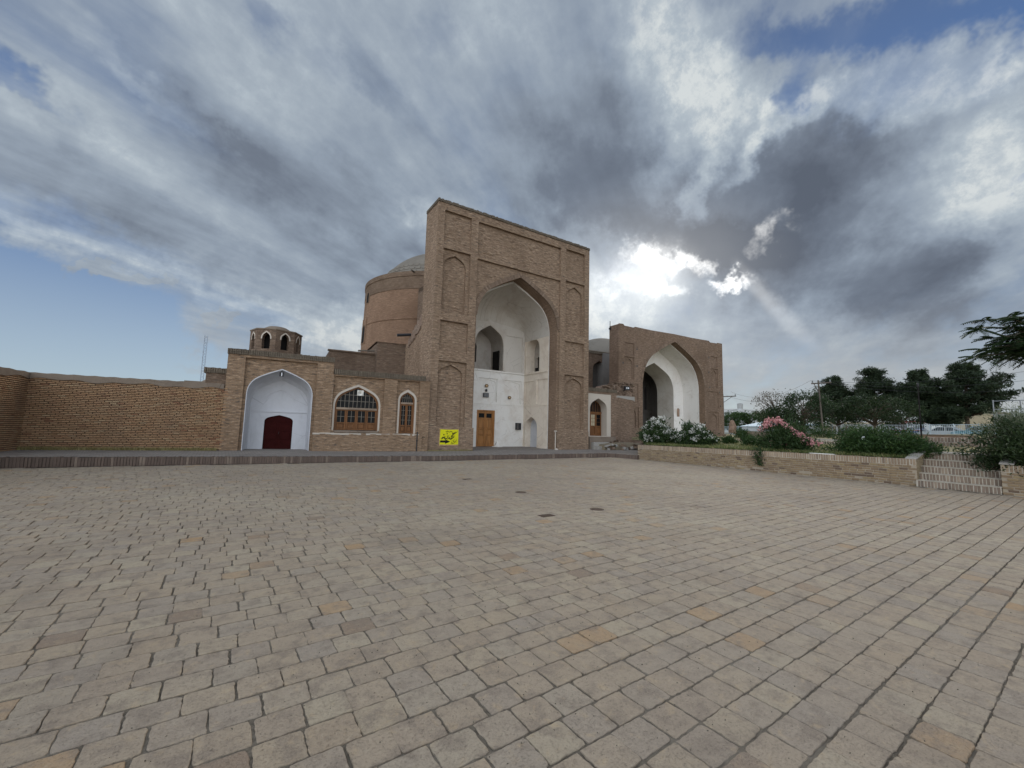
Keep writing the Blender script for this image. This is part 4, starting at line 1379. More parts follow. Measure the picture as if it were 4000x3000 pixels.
_h = -0.0165 + 0.0125 * (0.55 * vnoise(_gx, _gy, 1.3, 1) + 0.45 * vnoise(_gx, _gy, 8, 2)) + 0.006 * (vnoise(_gx, _gy, 30, 3) - 0.3)
_nx, _ny = _gx.shape
_id = np.arange(_nx * _ny).reshape(_nx, _ny)
_f = np.stack([_id[:-1, :-1], _id[1:, :-1], _id[1:, 1:], _id[:-1, 1:]], -1).reshape(-1, 4)
o = np_obj('joint_sand', np.stack([_gx, _gy, np.clip(_h + 0.0015, -0.0145, -0.0012)], -1).reshape(-1, 3), _f, np.zeros(len(_f)), 'joint_sand', plaza)
o['kind'] = 'stuff'

KERB = [(-9.5, 18.94), (-5.16, 18.54), (7.9, 17.35), (18.5, 16.85), (18.82, 15.1)]


def plat_z(x):
    return float(np.interp(x, [-9.5, -5.2, 2, 8, 19], [0.34, 0.31, 0.25, 0.20, 0.21]))


def kerb_y(x):
    return float(np.interp(x, [p[0] for p in KERB[:4]], [p[1] for p in KERB[:4]]))


def project(x, y, z):
    v = Vector((x, y, z)) - EYEV
    dpt = v.dot(_F)
    if dpt < 0.1:
        return None
    return 2000 + CF * v.dot(_R) / dpt, 1500 - CF * v.dot(_U) / dpt


# paving bricks, laid by hand in rows along the facade, joints staggered
def paver_shape(nper, jit):
    """outline of one worn square brick, about 0.2 m, with a rounded shoulder"""
    h = 0.1055
    pts = []
    for s in range(4):
        for i in range(nper):
            t = -1 + 2 * i / nper
            x, y = ((t, -1), (1, t), (-t, 1), (-1, -t))[s]
            k = 1.0
            if i == 0:
                k = 0.975 + rng.uniform(-0.03, 0.008)
                if rng.random() < 0.06:
                    k = rng.uniform(0.88, 0.94)
            pts.append((x * h * k + rng.uniform(-jit, jit), y * h * k + rng.uniform(-jit, jit)))
    n = len(pts)
    top = [(x * 0.975, y * 0.975, 0.0) for x, y in pts]
    shl = [(x, y, -0.004) for x, y in pts]
    low = [(x, y, -0.03) for x, y in pts]
    vv = top + shl + low
    ff = [tuple(range(n))]
    for a in (0, 1):
        ff += [(a * n + i, (a + 1) * n + i, (a + 1) * n + (i + 1) % n, a * n + (i + 1) % n) for i in range(n)]
    return vv, ff


slots = []
py_, row = -1.6, 0
while py_ < 18.95:
    off = (row % 2) * 0.122 + rng.uniform(-0.05, 0.05)
    x = -11.0 + off
    while x < 18.9:
        pw = 0.243 + rng.uniform(-0.012, 0.012)
        yy = py_ + 0.03 * math.sin(x * 0.33 + py_ * 0.4) + 0.002 * math.sin(x * 1.1 + row * 0.9) + rng.uniform(-0.003, 0.003)
        if yy + 0.1 < min(kerb_y(x), kerb_y(x + 0.2)) - 0.01 and x + 0.2 < 18.98:
            slots.append((x, yy, pw))
        x += pw
    py_ += 0.2220 + rng.uniform(-0.0025, 0.0025)
    row += 1


def vis(s):
    p = project(s[0], s[1], 0)
    if not p or not (-60 < p[0] < 4060 and p[1] < 3060):
        return 1e9
    return math.hypot(s[0], s[1])


slots.sort(key=vis)
NEAR = 300
variants = []
for i in range(40):
    vv, ff = paver_shape(8, 0.0036)
    mb = MB(); mb.add(vv, ff, i / 39)
    variants.append(obj('paver', mb, 'paver', plaza, uv=False))
used = [False] * 40
for i, (x, y, pw) in enumerate(slots[:NEAR]):
    k = rng.randrange(40)
    if used[k]:
        o = sibling(variants[k], 'paver', plaza)
    else:
        o = variants[k]; used[k] = True
    o.location = (x, y, rng.uniform(-0.001, 0.0035))
    o.rotation_euler = (rng.gauss(0, 0.005), rng.gauss(0, 0.005), rng.choice((0, 1, 2, 3)) * math.pi / 2 + rng.gauss(0, 0.012))
    o.scale = ((pw - rng.uniform(0.004, 0.013)) / 0.211, rng.uniform(0.975, 1.015), 1)
    if round(o.rotation_euler.z / (math.pi / 2)) % 2:
        o.scale = (o.scale[1], o.scale[0], 1)
for k in range(40):
    if not used[k]:
        bpy.data.objects.remove(variants[k])
rest = slots[NEAR:]
shapes = [paver_shape(2, 0.003) for _ in range(30)]
nv, nf = len(shapes[0][0]), len(shapes[0][1])
V = np.zeros((len(rest), nv, 3))
for i, (x, y, pw) in enumerate(rest):
    sv = np.array(shapes[rng.randrange(30)][0])
    sv = sv * [(pw - rng.uniform(0.003, 0.010)) / 0.211, rng.uniform(0.975, 1.01), 1]
    c, s = math.cos(rng.gauss(0, 0.01)), rng.gauss(0, 0.01)
    sv = np.stack([sv[:, 0] * c - sv[:, 1] * s, sv[:, 0] * s + sv[:, 1] * c, sv[:, 2] + sv[:, 0] * rng.gauss(0, 0.008) + sv[:, 1] * rng.gauss(0, 0.008) + rng.uniform(-0.002, 0.004)], 1)
    V[i] = sv + [x, y, 0]
n8 = nv // 3
quads, tops = [], []
F0 = shapes[0][1]
me = bpy.data.meshes.new('paving_field')
allf = []
fl = []
rn = []
for i in range(len(rest)):
    r_ = rng.random()
    for f in F0:
        fl.append(len(f)); allf.extend(j + i * nv for j in f); rn.append(r_)
me.vertices.add(len(rest) * nv); me.vertices.foreach_set('co', V.astype(np.float32).ravel())
me.loops.add(len(allf)); me.loops.foreach_set('vertex_index', np.array(allf, np.int32))
me.polygons.add(len(fl)); me.polygons.foreach_set('loop_start', np.concatenate([[0], np.cumsum(fl)[:-1]]).astype(np.int32))
at_ = me.attributes.new('rnd', 'FLOAT', 'FACE'); at_.data.foreach_set('value', np.array(rn, np.float32))
me.update(calc_edges=True)
me.polygons.foreach_set('use_smooth', np.zeros(len(fl), bool))
me.materials.append(MAT['paver'])
pf = bpy.data.objects.new('paving_field', me); C.objects.link(pf); pf.parent = plaza; pf['kind'] = 'stuff'

# raised pavement along the facades
m = MB()
xs = [-9.5, -5.16, -2, 2, 5, 7.9, 12, 16, 18.5]
for a, b in zip(xs, xs[1:]):
    m.add([(a, kerb_y(a) + 0.1, plat_z(a)), (b, kerb_y(b) + 0.1, plat_z(b)), (b, 30, plat_z(b)), (a, 30, plat_z(a))], [(0, 1, 2, 3)])
m.add([(18.5, 16.95, 0.21), (18.9, 15.12, 0.21), (19.3, 15.2, 0.21), (28.2, 21.0, 0.22), (28.2, 30, 0.22), (18.5, 30, 0.21)], [(0, 1, 2, 3, 4, 5)])
pave = struct('raised_pavement', m, 'platform_paving')
m = MB(); m.zprism([(18.55, 16.9), (18.87, 15.12), (19.6, 15.3), (26, 19.5), (26, 23), (19, 23)], 0, 0.206); obj('pavement_core', m, 'dark_mortar', pave)
kb = []
for (x0, y0), (x1, y1) in zip(KERB, KERB[1:]):
    L_ = math.hypot(x1 - x0, y1 - y0)
    k, s = int(L_ / 0.0765), 0
    for i in range(k):
        t = (i + 0.5) / k
        kb.append((x0 + (x1 - x0) * t, y0 + (y1 - y0) * t, math.atan2(y1 - y0, x1 - x0)))
kb.sort(key=lambda q: math.hypot(q[0], q[1]) + (0 if (project(q[0], q[1], 0.1) or (-99, 0))[0] > -40 else 100))
kvar = []
for i in range(10):
    mb = MB(); mb.cbox(-0.034, 0.034, -0.012, 0.2, 0.0, 1.0, 0.007, i / 9, 0.004)
    kvar.append(obj('kerb_brick', mb, 'kerb_brick', pave, uv=False))
ku = [False] * 10
stuffm = MB()
for i, (x, y, a) in enumerate(kb):
    zz = plat_z(x) + rng.uniform(-0.014, 0.012)
    if i < 300:
        k = rng.randrange(10)
        if ku[k]:
            o = sibling(kvar[k], 'kerb_brick', pave)
        else:
            o = kvar[k]; ku[k] = True
        o.location = (x, y, 0); o.rotation_euler = (rng.gauss(0, 0.02), rng.gauss(0, 0.015), a + rng.gauss(0, 0.02)); o.scale = (1, 1, zz)
    else:
        b_ = MB(); b_.cbox(-0.034, 0.034, -0.012, 0.2, 0, zz, 0.007)
        c, s = math.cos(a), math.sin(a)
        stuffm.add([(x + v[0] * c - v[1] * s, y + v[0] * s + v[1] * c, v[2]) for v in b_.v], b_.f)
o = obj('far_kerb_bricks', stuffm, 'kerb_brick', pave, uv=False); o['kind'] = 'stuff'
m = MB()
for (x0, y0), (x1, y1) in zip(KERB, KERB[1:]):
    m.add([(x0, y0 + 0.02, 0), (x1, y1 + 0.02, 0), (x1, y1 + 0.02, plat_z(x1) - 0.02), (x0, y0 + 0.02, plat_z(x0) - 0.02)], [(0, 1, 2, 3)])
obj('kerb_joint', m, 'dark_mortar', pave)


# ------------------------------------------------------------------ boundary walls of bricks with raked joints
def brick_wall(label, loc, rotz, L, z0, z1, maxpick, visx):
    t = thing('brick_wall', label, 'wall', loc, rotz)
    m = MB(); m.box(-0.01, L + 0.25, 0.022, 0.45, 0, z1 + 0.02); obj('wall_core', m, 'wall_joint', t)
    vr = []
    for i in range(12):
        mb = MB(); mb.cbox(-0.102, 0.102, -0.004, 0.05, -0.0215, 0.0215, 0.007, i / 11, 0.0025)
        vr.append(obj('brick', mb, 'wall_brick', t, uv=False))
    uu = [False] * 12
    sl = []
    z, rw = z0, 0
    while z < z1 - 0.03:
        x = (rw % 2) * 0.11 - 0.11 + rng.uniform(-0.03, 0.03)
        while x < L + 0.1:
            if x > -0.2:
                sl.append((x, z + 0.03))
            x += 0.221 + rng.uniform(-0.01, 0.01)
        z += 0.0668; rw += 1
    M = Matrix.Translation(loc) @ Matrix.Rotation(rotz, 4, 'Z')
    sl.sort(key=lambda q: (M @ Vector((q[0], 0, q[1])) - EYEV).length + (0 if q[0] > visx else 50))
    st_ = MB()
    for i, (x, z) in enumerate(sl):
        if i < maxpick:
            k = rng.randrange(12)
            if uu[k]:
                o = sibling(vr[k], 'brick', t)
            else:
                o = vr[k]; uu[k] = True
            o.location = (x, rng.uniform(-0.006, 0.004), z + rng.uniform(-0.003, 0.003)); o.rotation_euler = (rng.gauss(0, 0.02), rng.gauss(0, 0.012), rng.gauss(0, 0.012))
        else:
            st_.cbox(x - 0.102, x + 0.102, rng.uniform(-0.01, 0.0), 0.05, z - 0.0215, z + 0.0215, 0.007, None, 0.003)
    o = obj('more_bricks', st_, 'wall_brick', t, uv=False); o['kind'] = 'stuff'
    # mud capped top with an uneven lower edge
    m = MB()
    k = 40
    for i in range(k):
        xa, xb = L * i / k, L * (i + 1) / k
        d0, d1 = 0.03 * math.sin(i * 0.9) + 0.03 * math.sin(i * 0.37), 0.03 * math.sin((i + 1) * 0.9) + 0.03 * math.sin((i + 1) * 0.37)
        u0, u1 = 0.012 * math.sin(i * 1.7), 0.012 * math.sin((i + 1) * 1.7)
        y0 = -0.035 + 0.008 * math.sin(i * 1.3)
        y1_ = -0.035 + 0.008 * math.sin((i + 1) * 1.3)
        m.add([(xa, y0, z1 - 0.02 + d0), (xb, y1_, z1 - 0.02 + d1), (xb, y1_, z1 + 0.2 + u1), (xa, y0, z1 + 0.2 + u0), (xa, 0.03, z1 - 0.04 + d0), (xb, 0.03, z1 - 0.04 + d1), (xb, 0.48, z1 + 0.22), (xa, 0.48, z1 + 0.22)],
              [(0, 1, 2, 3), (0, 4, 5, 1), (3, 2, 6, 7)])
    obj('coping', m, 'mud_plaster', t)
    return t


WA = R(-6.42)
bw_ = brick_wall('long boundary wall of tan bricks with dark raked joints left of the entrance block', Vector((-5.83, 22.25, 0)), WA, 5.85, 0.31, 2.88, 300, -1)
SA = R(83.58)
sl_ = 9.0
brick_wall('brick boundary wall running towards the viewer at the left edge', Vector((-5.83 - sl_ * math.cos(SA), 22.25 - sl_ * math.sin(SA), 0)), SA, sl_, 0.31, 2.88, 300, 6.0)
pier = thing('wall_pier', 'short brick pier with overhanging top behind the end of the boundary wall', 'pier', bw_.location, WA)
m = MB(); m.box(5.1, 5.86, 0.46, 1.1, 0, 3.55); obj('pier_wall', m, 'roof_brick', pier)
coping_bricks(pier, 5.02, 5.87, 0.40, 1.15, 3.55, 3.78)
m = MB(); m.box(4.38, 5.1, 0.47, 0.9, 2.8, 3.16); obj('pier_step', m, 'mud_plaster', pier)
m = MB(); m.lathe([(1.1, 2.9), (0.95, 3.3), (0.6, 3.55), (0.05, 3.65)], 16, 5.6, 2.6); obj('roof_hump', m, 'mud_plaster', pier, True)

# ------------------------------------------------------------------ garden terrain
GE = [(19.24, 15.2), (24.0, 18.2), (27.0, 21.0)]


def gz_(X, Y):
    h = 0.80 + 0.012 * (15 - min(Y, 15)) * 0.7
    if X > 20:
        t = min(1, (X - 20) / 35)
        h += t * (0.72 + (25 - min(Y, 30)) * 0.024) + 0.1 * max(0, min(1, (X - 20) / 2.5)) * (1 - t)
    if Y > 15:
        h -= min(0.25, (Y - 15) * 0.05) * max(0, 1 - max(0, X - 30) / 20)
    return h


cols = [19.24, 19.6, 20.2, 21, 22, 23, 24, 25.5, 26.99, 27.0, 29, 32, 36, 40, 44, 48, 52, 54.9, 60, 80, 140, 500]
m = MB()
grid = []
for X in cols:
    ym = float(np.interp(X, [p[0] for p in GE], [p[1] for p in GE])) if X < 27 else (60 if X < 60 else 300)
    y0 = -14 if X < 60 else -120
    if X < 21.2:
        pass
    rowp = []
    for i in range(36):
        Y = y0 + (ym - y0) * i / 35
        z = gz_(min(X, 60), max(-14, min(Y, 60))) + (0.03 * math.sin(X * 1.3 + Y * 0.8) + 0.02 * math.sin(Y * 2.3) if X > 19.5 and X < 50 else 0)
        rowp.append((X, Y, z))
    grid.append(rowp)
vv = [p for r_ in grid for p in r_]
stair_lo, stair_hi = 2.0, 4.0
ff = []
for a in range(len(cols) - 1):
    for b in range(35):
        Yc = (grid[a][b][1] + grid[a][b + 1][1]) / 2
        if cols[a] < 20.9 and 1.6 < Yc < 4.3:
            continue
        ff.append((a * 36 + b, (a + 1) * 36 + b, (a + 1) * 36 + b + 1, a * 36 + b + 1))
m.add(vv, ff)
garden = struct('garden_ground', m, 'dry_turf')
for p in garden.data.polygons:
    p.use_smooth = True
m = MB()
for (x0, y0), (x1, y1) in zip(GE, GE[1:]):
    m.add([(x0, y0, 0), (x1, y1, 0), (x1, y1, gz_(x1, y1) + 0.05), (x0, y0, gz_(x0, y0) + 0.05)], [(0, 1, 2, 3)])
m.add([(27, 21, 0), (27, 21, 0.8), (27, 30, 0.7), (27, 30, 0)], [(0, 1, 2, 3)])
obj('retaining_face', m, 'old_rubble_brick', garden)


# ------------------------------------------------------------------ planter walls: stretcher courses under a course on end
def planter(label, y_start, L, zt0, zt1, maxpick, visx1):
    t = thing('planter_wall', label, 'planter wall', (19.0, y_start, 0), R(-90))
    zt = lambda x: zt0 + (zt1 - zt0) * x / L
    m = MB(); m.add([(0, 0.012, -0.02), (L, 0.012, -0.02), (L, 0.012, zt1 - 0.012), (0, 0.012, zt0 - 0.012), (L, 0.25, zt1 - 0.012), (0, 0.25, zt0 - 0.012), (0, 0.25, 0), (L, 0.25, 0)], [(0, 1, 2, 3), (3, 2, 4, 5), (0, 3, 5, 6), (1, 7, 4, 2)])
    obj('mortar_bed', m, 'tan_mortar', t)
    m = MB(); m.add([(0, 0.008, zt0 - 0.215), (L, 0.008, zt1 - 0.215), (L, 0.008, zt1 - 0.008), (0, 0.008, zt0 - 0.008), (L, 0.25, zt1 - 0.008), (0, 0.25, zt0 - 0.008)], [(0, 1, 2, 3), (3, 2, 4, 5)]); obj('top_mortar', m, 'pale_mortar', t)
    n = int(L / 0.079)
    rv = []
    for i in range(10):
        mb = MB(); mb.cbox(-0.031, 0.031, 0, 0.24, -0.2, 0.0, 0.007, i / 9, 0.003)
        rv.append(obj('rowlock_brick', mb, 'rowlock_brick', t, uv=False))
    uu = [False] * 10
    for i in range(n):
        x = (i + 0.5) * L / n
        k = rng.randrange(10)
        if uu[k]:
            o = sibling(rv[k], 'rowlock_brick', t)
        else:
            o = rv[k]; uu[k] = True
        o.location = (x, rng.uniform(-0.006, 0.005), zt(x) + rng.uniform(-0.008, 0.006)); o.rotation_euler = (rng.gauss(0, 0.015), rng.gauss(0, 0.02), rng.gauss(0, 0.015))
    sl = []
    rows_ = 8
    for r_ in range(rows_):
        x = (r_ % 2) * 0.11 + 0.1
        while x < L - 0.08:
            sl.append((x, r_)); x += 0.222 + rng.uniform(-0.008, 0.008)
    sl.sort(key=lambda q: -q[0] if q[0] < visx1 else 50 + q[0])
    bv = []
    for i in range(12):
        mb = MB(); mb.cbox(-0.104, 0.104, 0, 0.05, -0.027, 0.027, 0.008, i / 11, 0.004)
        bv.append(obj('brick', mb, 'planter_brick', t, uv=False))
    ub = [False] * 12
    st_ = MB()
    for i, (x, r_) in enumerate(sl):
        hh = (zt(x) - 0.205) / rows_
        z = hh * (r_ + 0.5)
        if i < maxpick:
            k = rng.randrange(12)
            if ub[k]:
                o = sibling(bv[k], 'brick', t)
            else:
                o = bv[k]; ub[k] = True
            o.location = (x, rng.uniform(-0.007, 0.006) + (0.012 if r_ < 2 and rng.random() < 0.3 else 0), z); o.rotation_euler = (rng.gauss(0, 0.015), rng.gauss(0, 0.012), rng.gauss(0, 0.012)); o.scale = (1, 1, hh / 0.066)
        else:
            st_.cbox(x - 0.104, x + 0.104, rng.uniform(-0.007, 0.006), 0.05, z - 0.027, z + 0.027, 0.008, None, 0.004)
    if st_.v:
        o = obj('more_bricks', st_, 'planter_brick', t, uv=False); o['kind'] = 'stuff'
    return t


pw1 = planter('long low planter wall of buff bricks bounding the garden left of the brick stairs', 15.22, 11.3, 0.78, 0.885, 300, 12)
m = MB()
for i in range(22):
    a = i / 22; b = (i + 0.9) / 22
    x0_, y0_ = 0 - 3.0 * a, 0.02 + 4.75 * a
    x1_, y1_ = 0 - 3.0 * b, 0.02 + 4.75 * b
    m.add([(x0_, y0_, 0.58), (x1_, y1_, 0.58), (x1_, y1_, 0.78), (x0_, y0_, 0.78), (x0_ + 0.2, y0_ + 0.12, 0.78), (x1_ + 0.2, y1_ + 0.12, 0.78)], [(0, 1, 2, 3), (3, 2, 5, 4)])
obj('end_course', m, 'rowlock_brick', pw1, uv=False)
m = MB(); m.add([(0.005, 0.03, 0), (-3.0, 4.78, 0), (-3.0, 4.78, 0.6), (0.005, 0.03, 0.6)], [(0, 1, 2, 3)]); obj('end_face', m, 'planter_core', pw1)
planter('buff brick planter wall under the dark bush right of the stairs', 2.08, 6.0, 0.86, 0.9, 250, 1.2)

# ------------------------------------------------------------------ brick stairs
stairs = thing('brick_stairs', 'flight of five brick steps between the planter walls', 'stairs', (19.0, 3.9, 0), R(-90))
SL, RH, TD = 1.80, 0.218, 0.31
m = MB()
for k in range(5):
    m.box(0.0 if k else -0.03, SL, k * TD - 0.10 + 0.012, 5 * TD + 0.3, k * RH, (k + 1) * RH - 0.012)
obj('mortar_bed', m, 'pale_mortar', stairs)
sv_ = []
for i in range(10):
    mb = MB(); mb.cbox(-0.0295, 0.0295, 0, 0.30, 0.008, RH - 0.024, 0.009, i / 9, 0.004)
    sv_.append(obj('brick', mb, 'stair_brick', stairs, uv=False))
us = [False] * 10
for k in range(5):
    n = 23
    for i in range(n):
        x = (i + 0.5) * SL / n
        q = rng.randrange(10)
        if us[q]:
            o = sibling(sv_[q], 'brick', stairs)
        else:
            o = sv_[q]; us[q] = True
        o.location = (x, k * TD - 0.10 + rng.uniform(-0.006, 0.005), k * RH); o.rotation_euler = (rng.gauss(0, 0.012), rng.gauss(0, 0.02), rng.gauss(0, 0.015))
m = MB()
for k in range(5):
    m.box(-0.02, SL + 0.02, k * TD - 0.106, (k + 1) * TD - 0.1, (k + 1) * RH - 0.014, (k + 1) * RH + 0.002)
obj('tread_mortar', m, 'pale_mortar', stairs)
# sloping parapets either side
for nm, x0 in (('left', -0.26), ('right', SL + 0.01)):
    m = MB()
    m.add([(x0, 0.02, 0), (x0 + 0.25, 0.02, 0), (x0 + 0.25, 1.75, 0), (x0, 1.75, 0), (x0, 0.02, 0.86), (x0 + 0.25, 0.02, 0.86), (x0 + 0.25, 1.5, 1.15), (x0, 1.5, 1.15), (x0 + 0.25, 1.75, 1.15), (x0, 1.75, 1.15)],
          [(0, 1, 5, 4), (4, 5, 6, 7), (7, 6, 8, 9), (1, 2, 8, 6, 5), (0, 4, 7, 9, 3)])
    obj('parapet', m, 'planter_core', stairs)
    m = MB()
    m.add([(x0 - 0.02, -0.01, 0.875), (x0 + 0.27, -0.01, 0.875), (x0 + 0.27, 1.5, 1.155), (x0 - 0.02, 1.5, 1.155), (x0 - 0.02, -0.01, 0.91), (x0 + 0.27, -0.01, 0.91), (x0 + 0.27, 1.5, 1.19), (x0 - 0.02, 1.5, 1.19)],
          [(0, 1, 5, 4), (4, 5, 6, 7), (1, 2, 6, 5), (0, 4, 7, 3)])
    obj('parapet_coping', m, 'stone_threshold', stairs)
m = MB(); m.box(-0.4, SL + 0.4, 5 * TD - 0.06, 5 * TD + 1.6, 0.9, 1.1); obj('landing', m, 'stone_threshold', stairs)

# ------------------------------------------------------------------ garden edgings and upper steps
def edging(label, X, ya, yb, h, lift=0.0):
    t = thing('brick_edging', label, 'edging', (X, ya, 0), R(-90))
    n = int((ya - yb) / 0.11)
    vr = []
    for i in range(6):
        mb = MB(); mb.cbox(-0.044, 0.044, 0, 0.2, 0, h, 0.01, i / 5, 0.006)
        vr.append(obj('brick', mb, 'stair_brick', t, uv=False))
    uu = [False] * 6
    for i in range(n):
        x = (i + 0.5) * 0.11
        q = rng.randrange(6)
        if uu[q]:
            o = sibling(vr[q], 'brick', t)
        else:
            o = vr[q]; uu[q] = True
        o.location = (x, rng.uniform(-0.01, 0.01), gz_(X, ya - x) + lift); o.rotation_euler = (rng.gauss(0, 0.02), rng.gauss(0, 0.02), 0)
    m = MB(); m.add([(0, 0.02, gz_(X, ya) + lift), ((ya - yb), 0.02, gz_(X, yb) + lift), ((ya - yb), 0.02, gz_(X, yb) + lift + h - 0.01), (0, 0.02, gz_(X, ya) + lift + h - 0.01),
                     (0, 0.3, gz_(X, ya) + lift + h + 0.01), ((ya - yb), 0.3, gz_(X, yb) + lift + h + 0.01)], [(0, 1, 2, 3), (3, 2, 5, 4)])
    obj('mortar_bed', m, 'pale_mortar', t)
    return t


edging('bed edging of upright grey bricks behind the white oleander', 26.4, 14.6, 11.9, 0.2, -0.08)
edging('bed edging of upright grey bricks behind the pink oleander', 25.4, 10.2, 7.4, 0.2, -0.02)
for k in range(2):
    edging(('lower' if k == 0 else 'upper') + ' step of upright bricks beyond the head of the stairs', 27.0 + 0.35 * k, 5.3, 2.6, 0.19, 0.02 + 0.19 * k)
slab = thing('garden_bed_frame', 'low pale slab frame around sunken beds beyond the pink oleander', 'bed frame', (30.5, 11.9, gz_(30.5, 11)), R(-90))
for i in range(4):
    m = MB(); m.box(0.0 + i * 1.05, 0.14 + i * 1.05, 0, 3.2, -0.05, 0.1); obj('kerb_bar', m, 'stone_threshold', slab)
for yy in (0.0, 3.2):
    m = MB(); m.box(-0.02, 3.3, yy - 0.08, yy + 0.08, -0.1, 0.12); obj('kerb_rail', m, 'stone_threshold', slab)
lw = thing('low_brown_wall', 'low brown garden wall behind the pink oleander', 'wall', (40, 20.3, gz_(40, 18) - 0.1), R(-90))
m = MB(); m.cbox(0, 3.4, 0, 0.3, 0, 0.55, 0.03); obj('wall_body', m, 'mud_plaster', lw)
m = MB(); m.cbox(-0.04, 3.44, -0.04, 0.34, 0.55, 0.62, 0.02); obj('coping', m, 'concrete', lw)
lw = thing('low_reddish_wall', 'low reddish brick retaining wall below the metal fence', 'wall', (33, 8.3, gz_(33, 6) - 0.05), R(-90))
m = MB(); m.cbox(0, 3.9, 0, 0.3, 0, 0.42, 0.03); obj('wall_body', m, 'reveal_brick', lw)
m = MB(); m.cbox(-0.03, 3.93, -0.03, 0.33, 0.42, 0.47, 0.015); obj('coping', m, 'mud_plaster', lw)

# ================================================================== plants
def leaf_quads(cent, size, aspect, nrm=None, droop=0.0, spread=1.0):
    """one folded leaf (two triangles as a quad) at every centre"""
    n = len(cent)
    d = nrg.normal(size=(n, 3))
    if nrm is not None:
        d = d * spread + nrm
    d[:, 2] -= droop
    d /= np.linalg.norm(d, axis=1, keepdims=True) + 1e-9
    r = nrg.normal(size=(n, 3))
    s = np.cross(d, r); s /= np.linalg.norm(s, axis=1, keepdims=True) + 1e-9
    L = size * nrg.uniform(0.7, 1.3, (n, 1))
    w = L * aspect
    up = np.cross(s, d)
    v = np.stack([cent - d * L * 0.5, cent + s * w * 0.5 + up * w * 0.15, cent + d * L * 0.5, cent - s * w * 0.5 + up * w * 0.15], 1)
    return v.reshape(-1, 3), np.arange(n * 4).reshape(n, 4)


def clumps(n, shape, seed=None, low=-0.2):
    """centres spread through an uneven ellipsoid, biased to its outside"""
    out = []
    while len(out) < n:
        p = nrg.normal(size=3); p /= np.linalg.norm(p)
        if p[2] < low:
            continue
        out.append(p * nrg.uniform(0.35, 1.0) ** 0.6 * (0.8 + 0.25 * math.sin(p[0] * 5 + p[1] * 3) + 0.12 * math.sin(p[2] * 9)))
    return np.array(out) * shape


def bush(name, label, loc, shape, nclump, per, csize, leaf, aspect, mat, flowers=None, cat='shrub', stems=9, group=None, low=-0.15, droop=0.0):
    t = thing(name, label, cat, loc, 0, group)
    cc = clumps(nclump, np.array(shape), low=low)
    cc[:, 2] += shape[2] * 0.22
    cen = (cc[:, None, :] + nrg.normal(size=(nclump, per, 3)) * csize * np.array([1, 1, 0.75])).reshape(-1, 3)
    nr = cen / (np.linalg.norm(cen, axis=1, keepdims=True) + 1e-6); nr[:, 2] += 0.35
    v, f = leaf_quads(cen, leaf, aspect, nr, droop, 0.8)
    rn = np.clip(np.repeat(nrg.uniform(0, 1, nclump), per) * 0.5 + nrg.uniform(0, 0.5, nclump * per), 0, 1)
    o = np_obj('foliage', v, f, rn, mat, t)
    for i in range(stems):
        c = cc[nrg.integers(nclump)]
        m = MB()
        b = Vector((c[0] * 0.15, c[1] * 0.15, -0.12))
        e = Vector(c) * 0.9
        m.tube([b, b.lerp(e, 0.5) + Vector((rng.gauss(0, .05), rng.gauss(0, .05), 0.1)), e], [0.022, 0.015, 0.006], 5)
        obj('stem', m, 'bark', t, uv=False)
    if flowers:
        fm, nfl, fs, pick = flowers
        for k in range(nfl):
            for _ in range(60):
                c = cc[nrg.integers(nclump)]
                if pick is None or pick(c):
                    break
            off = c * 1.12 + np.array([0, 0, 0.05])
            m_ = 34
            ce = off + nrg.normal(size=(m_, 3)) * fs * np.array([1, 1, 0.55])
            v, f = leaf_quads(ce, fs * 0.85, 0.9, None)
            np_obj('flower_head', v, f, nrg.uniform(0, 1, m_), fm, t)
    return t


wo1 = on_x(2572, 1742, 20.7)
bush('oleander_bush', 'taller white flowering oleander in the planter before the second portal', (wo1.x, wo1.y, gz_(wo1.x, wo1.y)), (0.8, 0.95, 1.08), 190, 52, 0.16, 0.2, 0.26, 'oleander_leaves', ('white_petals', 100, 0.11, lambda c: c[0] < 0.35 and c[2] > 0.12), 'oleander')
wo2 = on_x(2715, 1745, 20.9)
bush('oleander_bush', 'lower white flowering oleander beside the taller one', (wo2.x, wo2.y, gz_(wo2.x, wo2.y)), (0.75, 1.15, 0.82), 180, 52, 0.16, 0.2, 0.26, 'oleander_leaves', ('white_petals', 80, 0.10, lambda c: c[0] < 0.35 and c[2] > 0.1), 'oleander')
pk = on_x(3068, 1770, 20.1)
pb = bush('oleander_bush', 'pink flowering oleander spilling over the planter wall', (pk.x, pk.y, gz_(pk.x, pk.y)), (0.8, 1.25, 1.1), 200, 46, 0.14, 0.17, 0.2, 'oleander_leaves', None, 'oleander')
for (px, py, k) in ((3000, 1655, 15), (3045, 1650, 15), (2990, 1675, 4), (3090, 1668, 4), (3115, 1693, 12), (3145, 1712, 15), (3165, 1727, 9), (3020, 1738, 10), (3068, 1746, 6), (3060, 1722, 3)):
    q = on_x(px, py, 19.75)
    for i in range(k // 3 + 1):
        c = np.array([q.x - pk.x + nrg.normal() * 0.1, q.y - pk.y + nrg.normal() * 0.11, q.z - gz_(pk.x, pk.y) + nrg.normal() * 0.06])
        ce = c + nrg.normal(size=(22, 3)) * 0.06
        v, f = leaf_quads(ce, 0.075, 0.9)
        np_obj('flower_head', v, f, nrg.uniform(0, 1, 22), 'pink_petals', pb)
ce = []
for i in range(260):
    tt = nrg.uniform(0, 1)
    ce.append((-1.1 - 0.06 * tt + nrg.normal() * 0.05 - (19.0 - 19.0), 0.55 + nrg.normal() * (0.16 - 0.1 * tt), 0.12 - 0.75 * tt))
ce = np.array(ce); ce[:, 0] = 18.93 - pk.x + nrg.normal(size=260) * 0.04
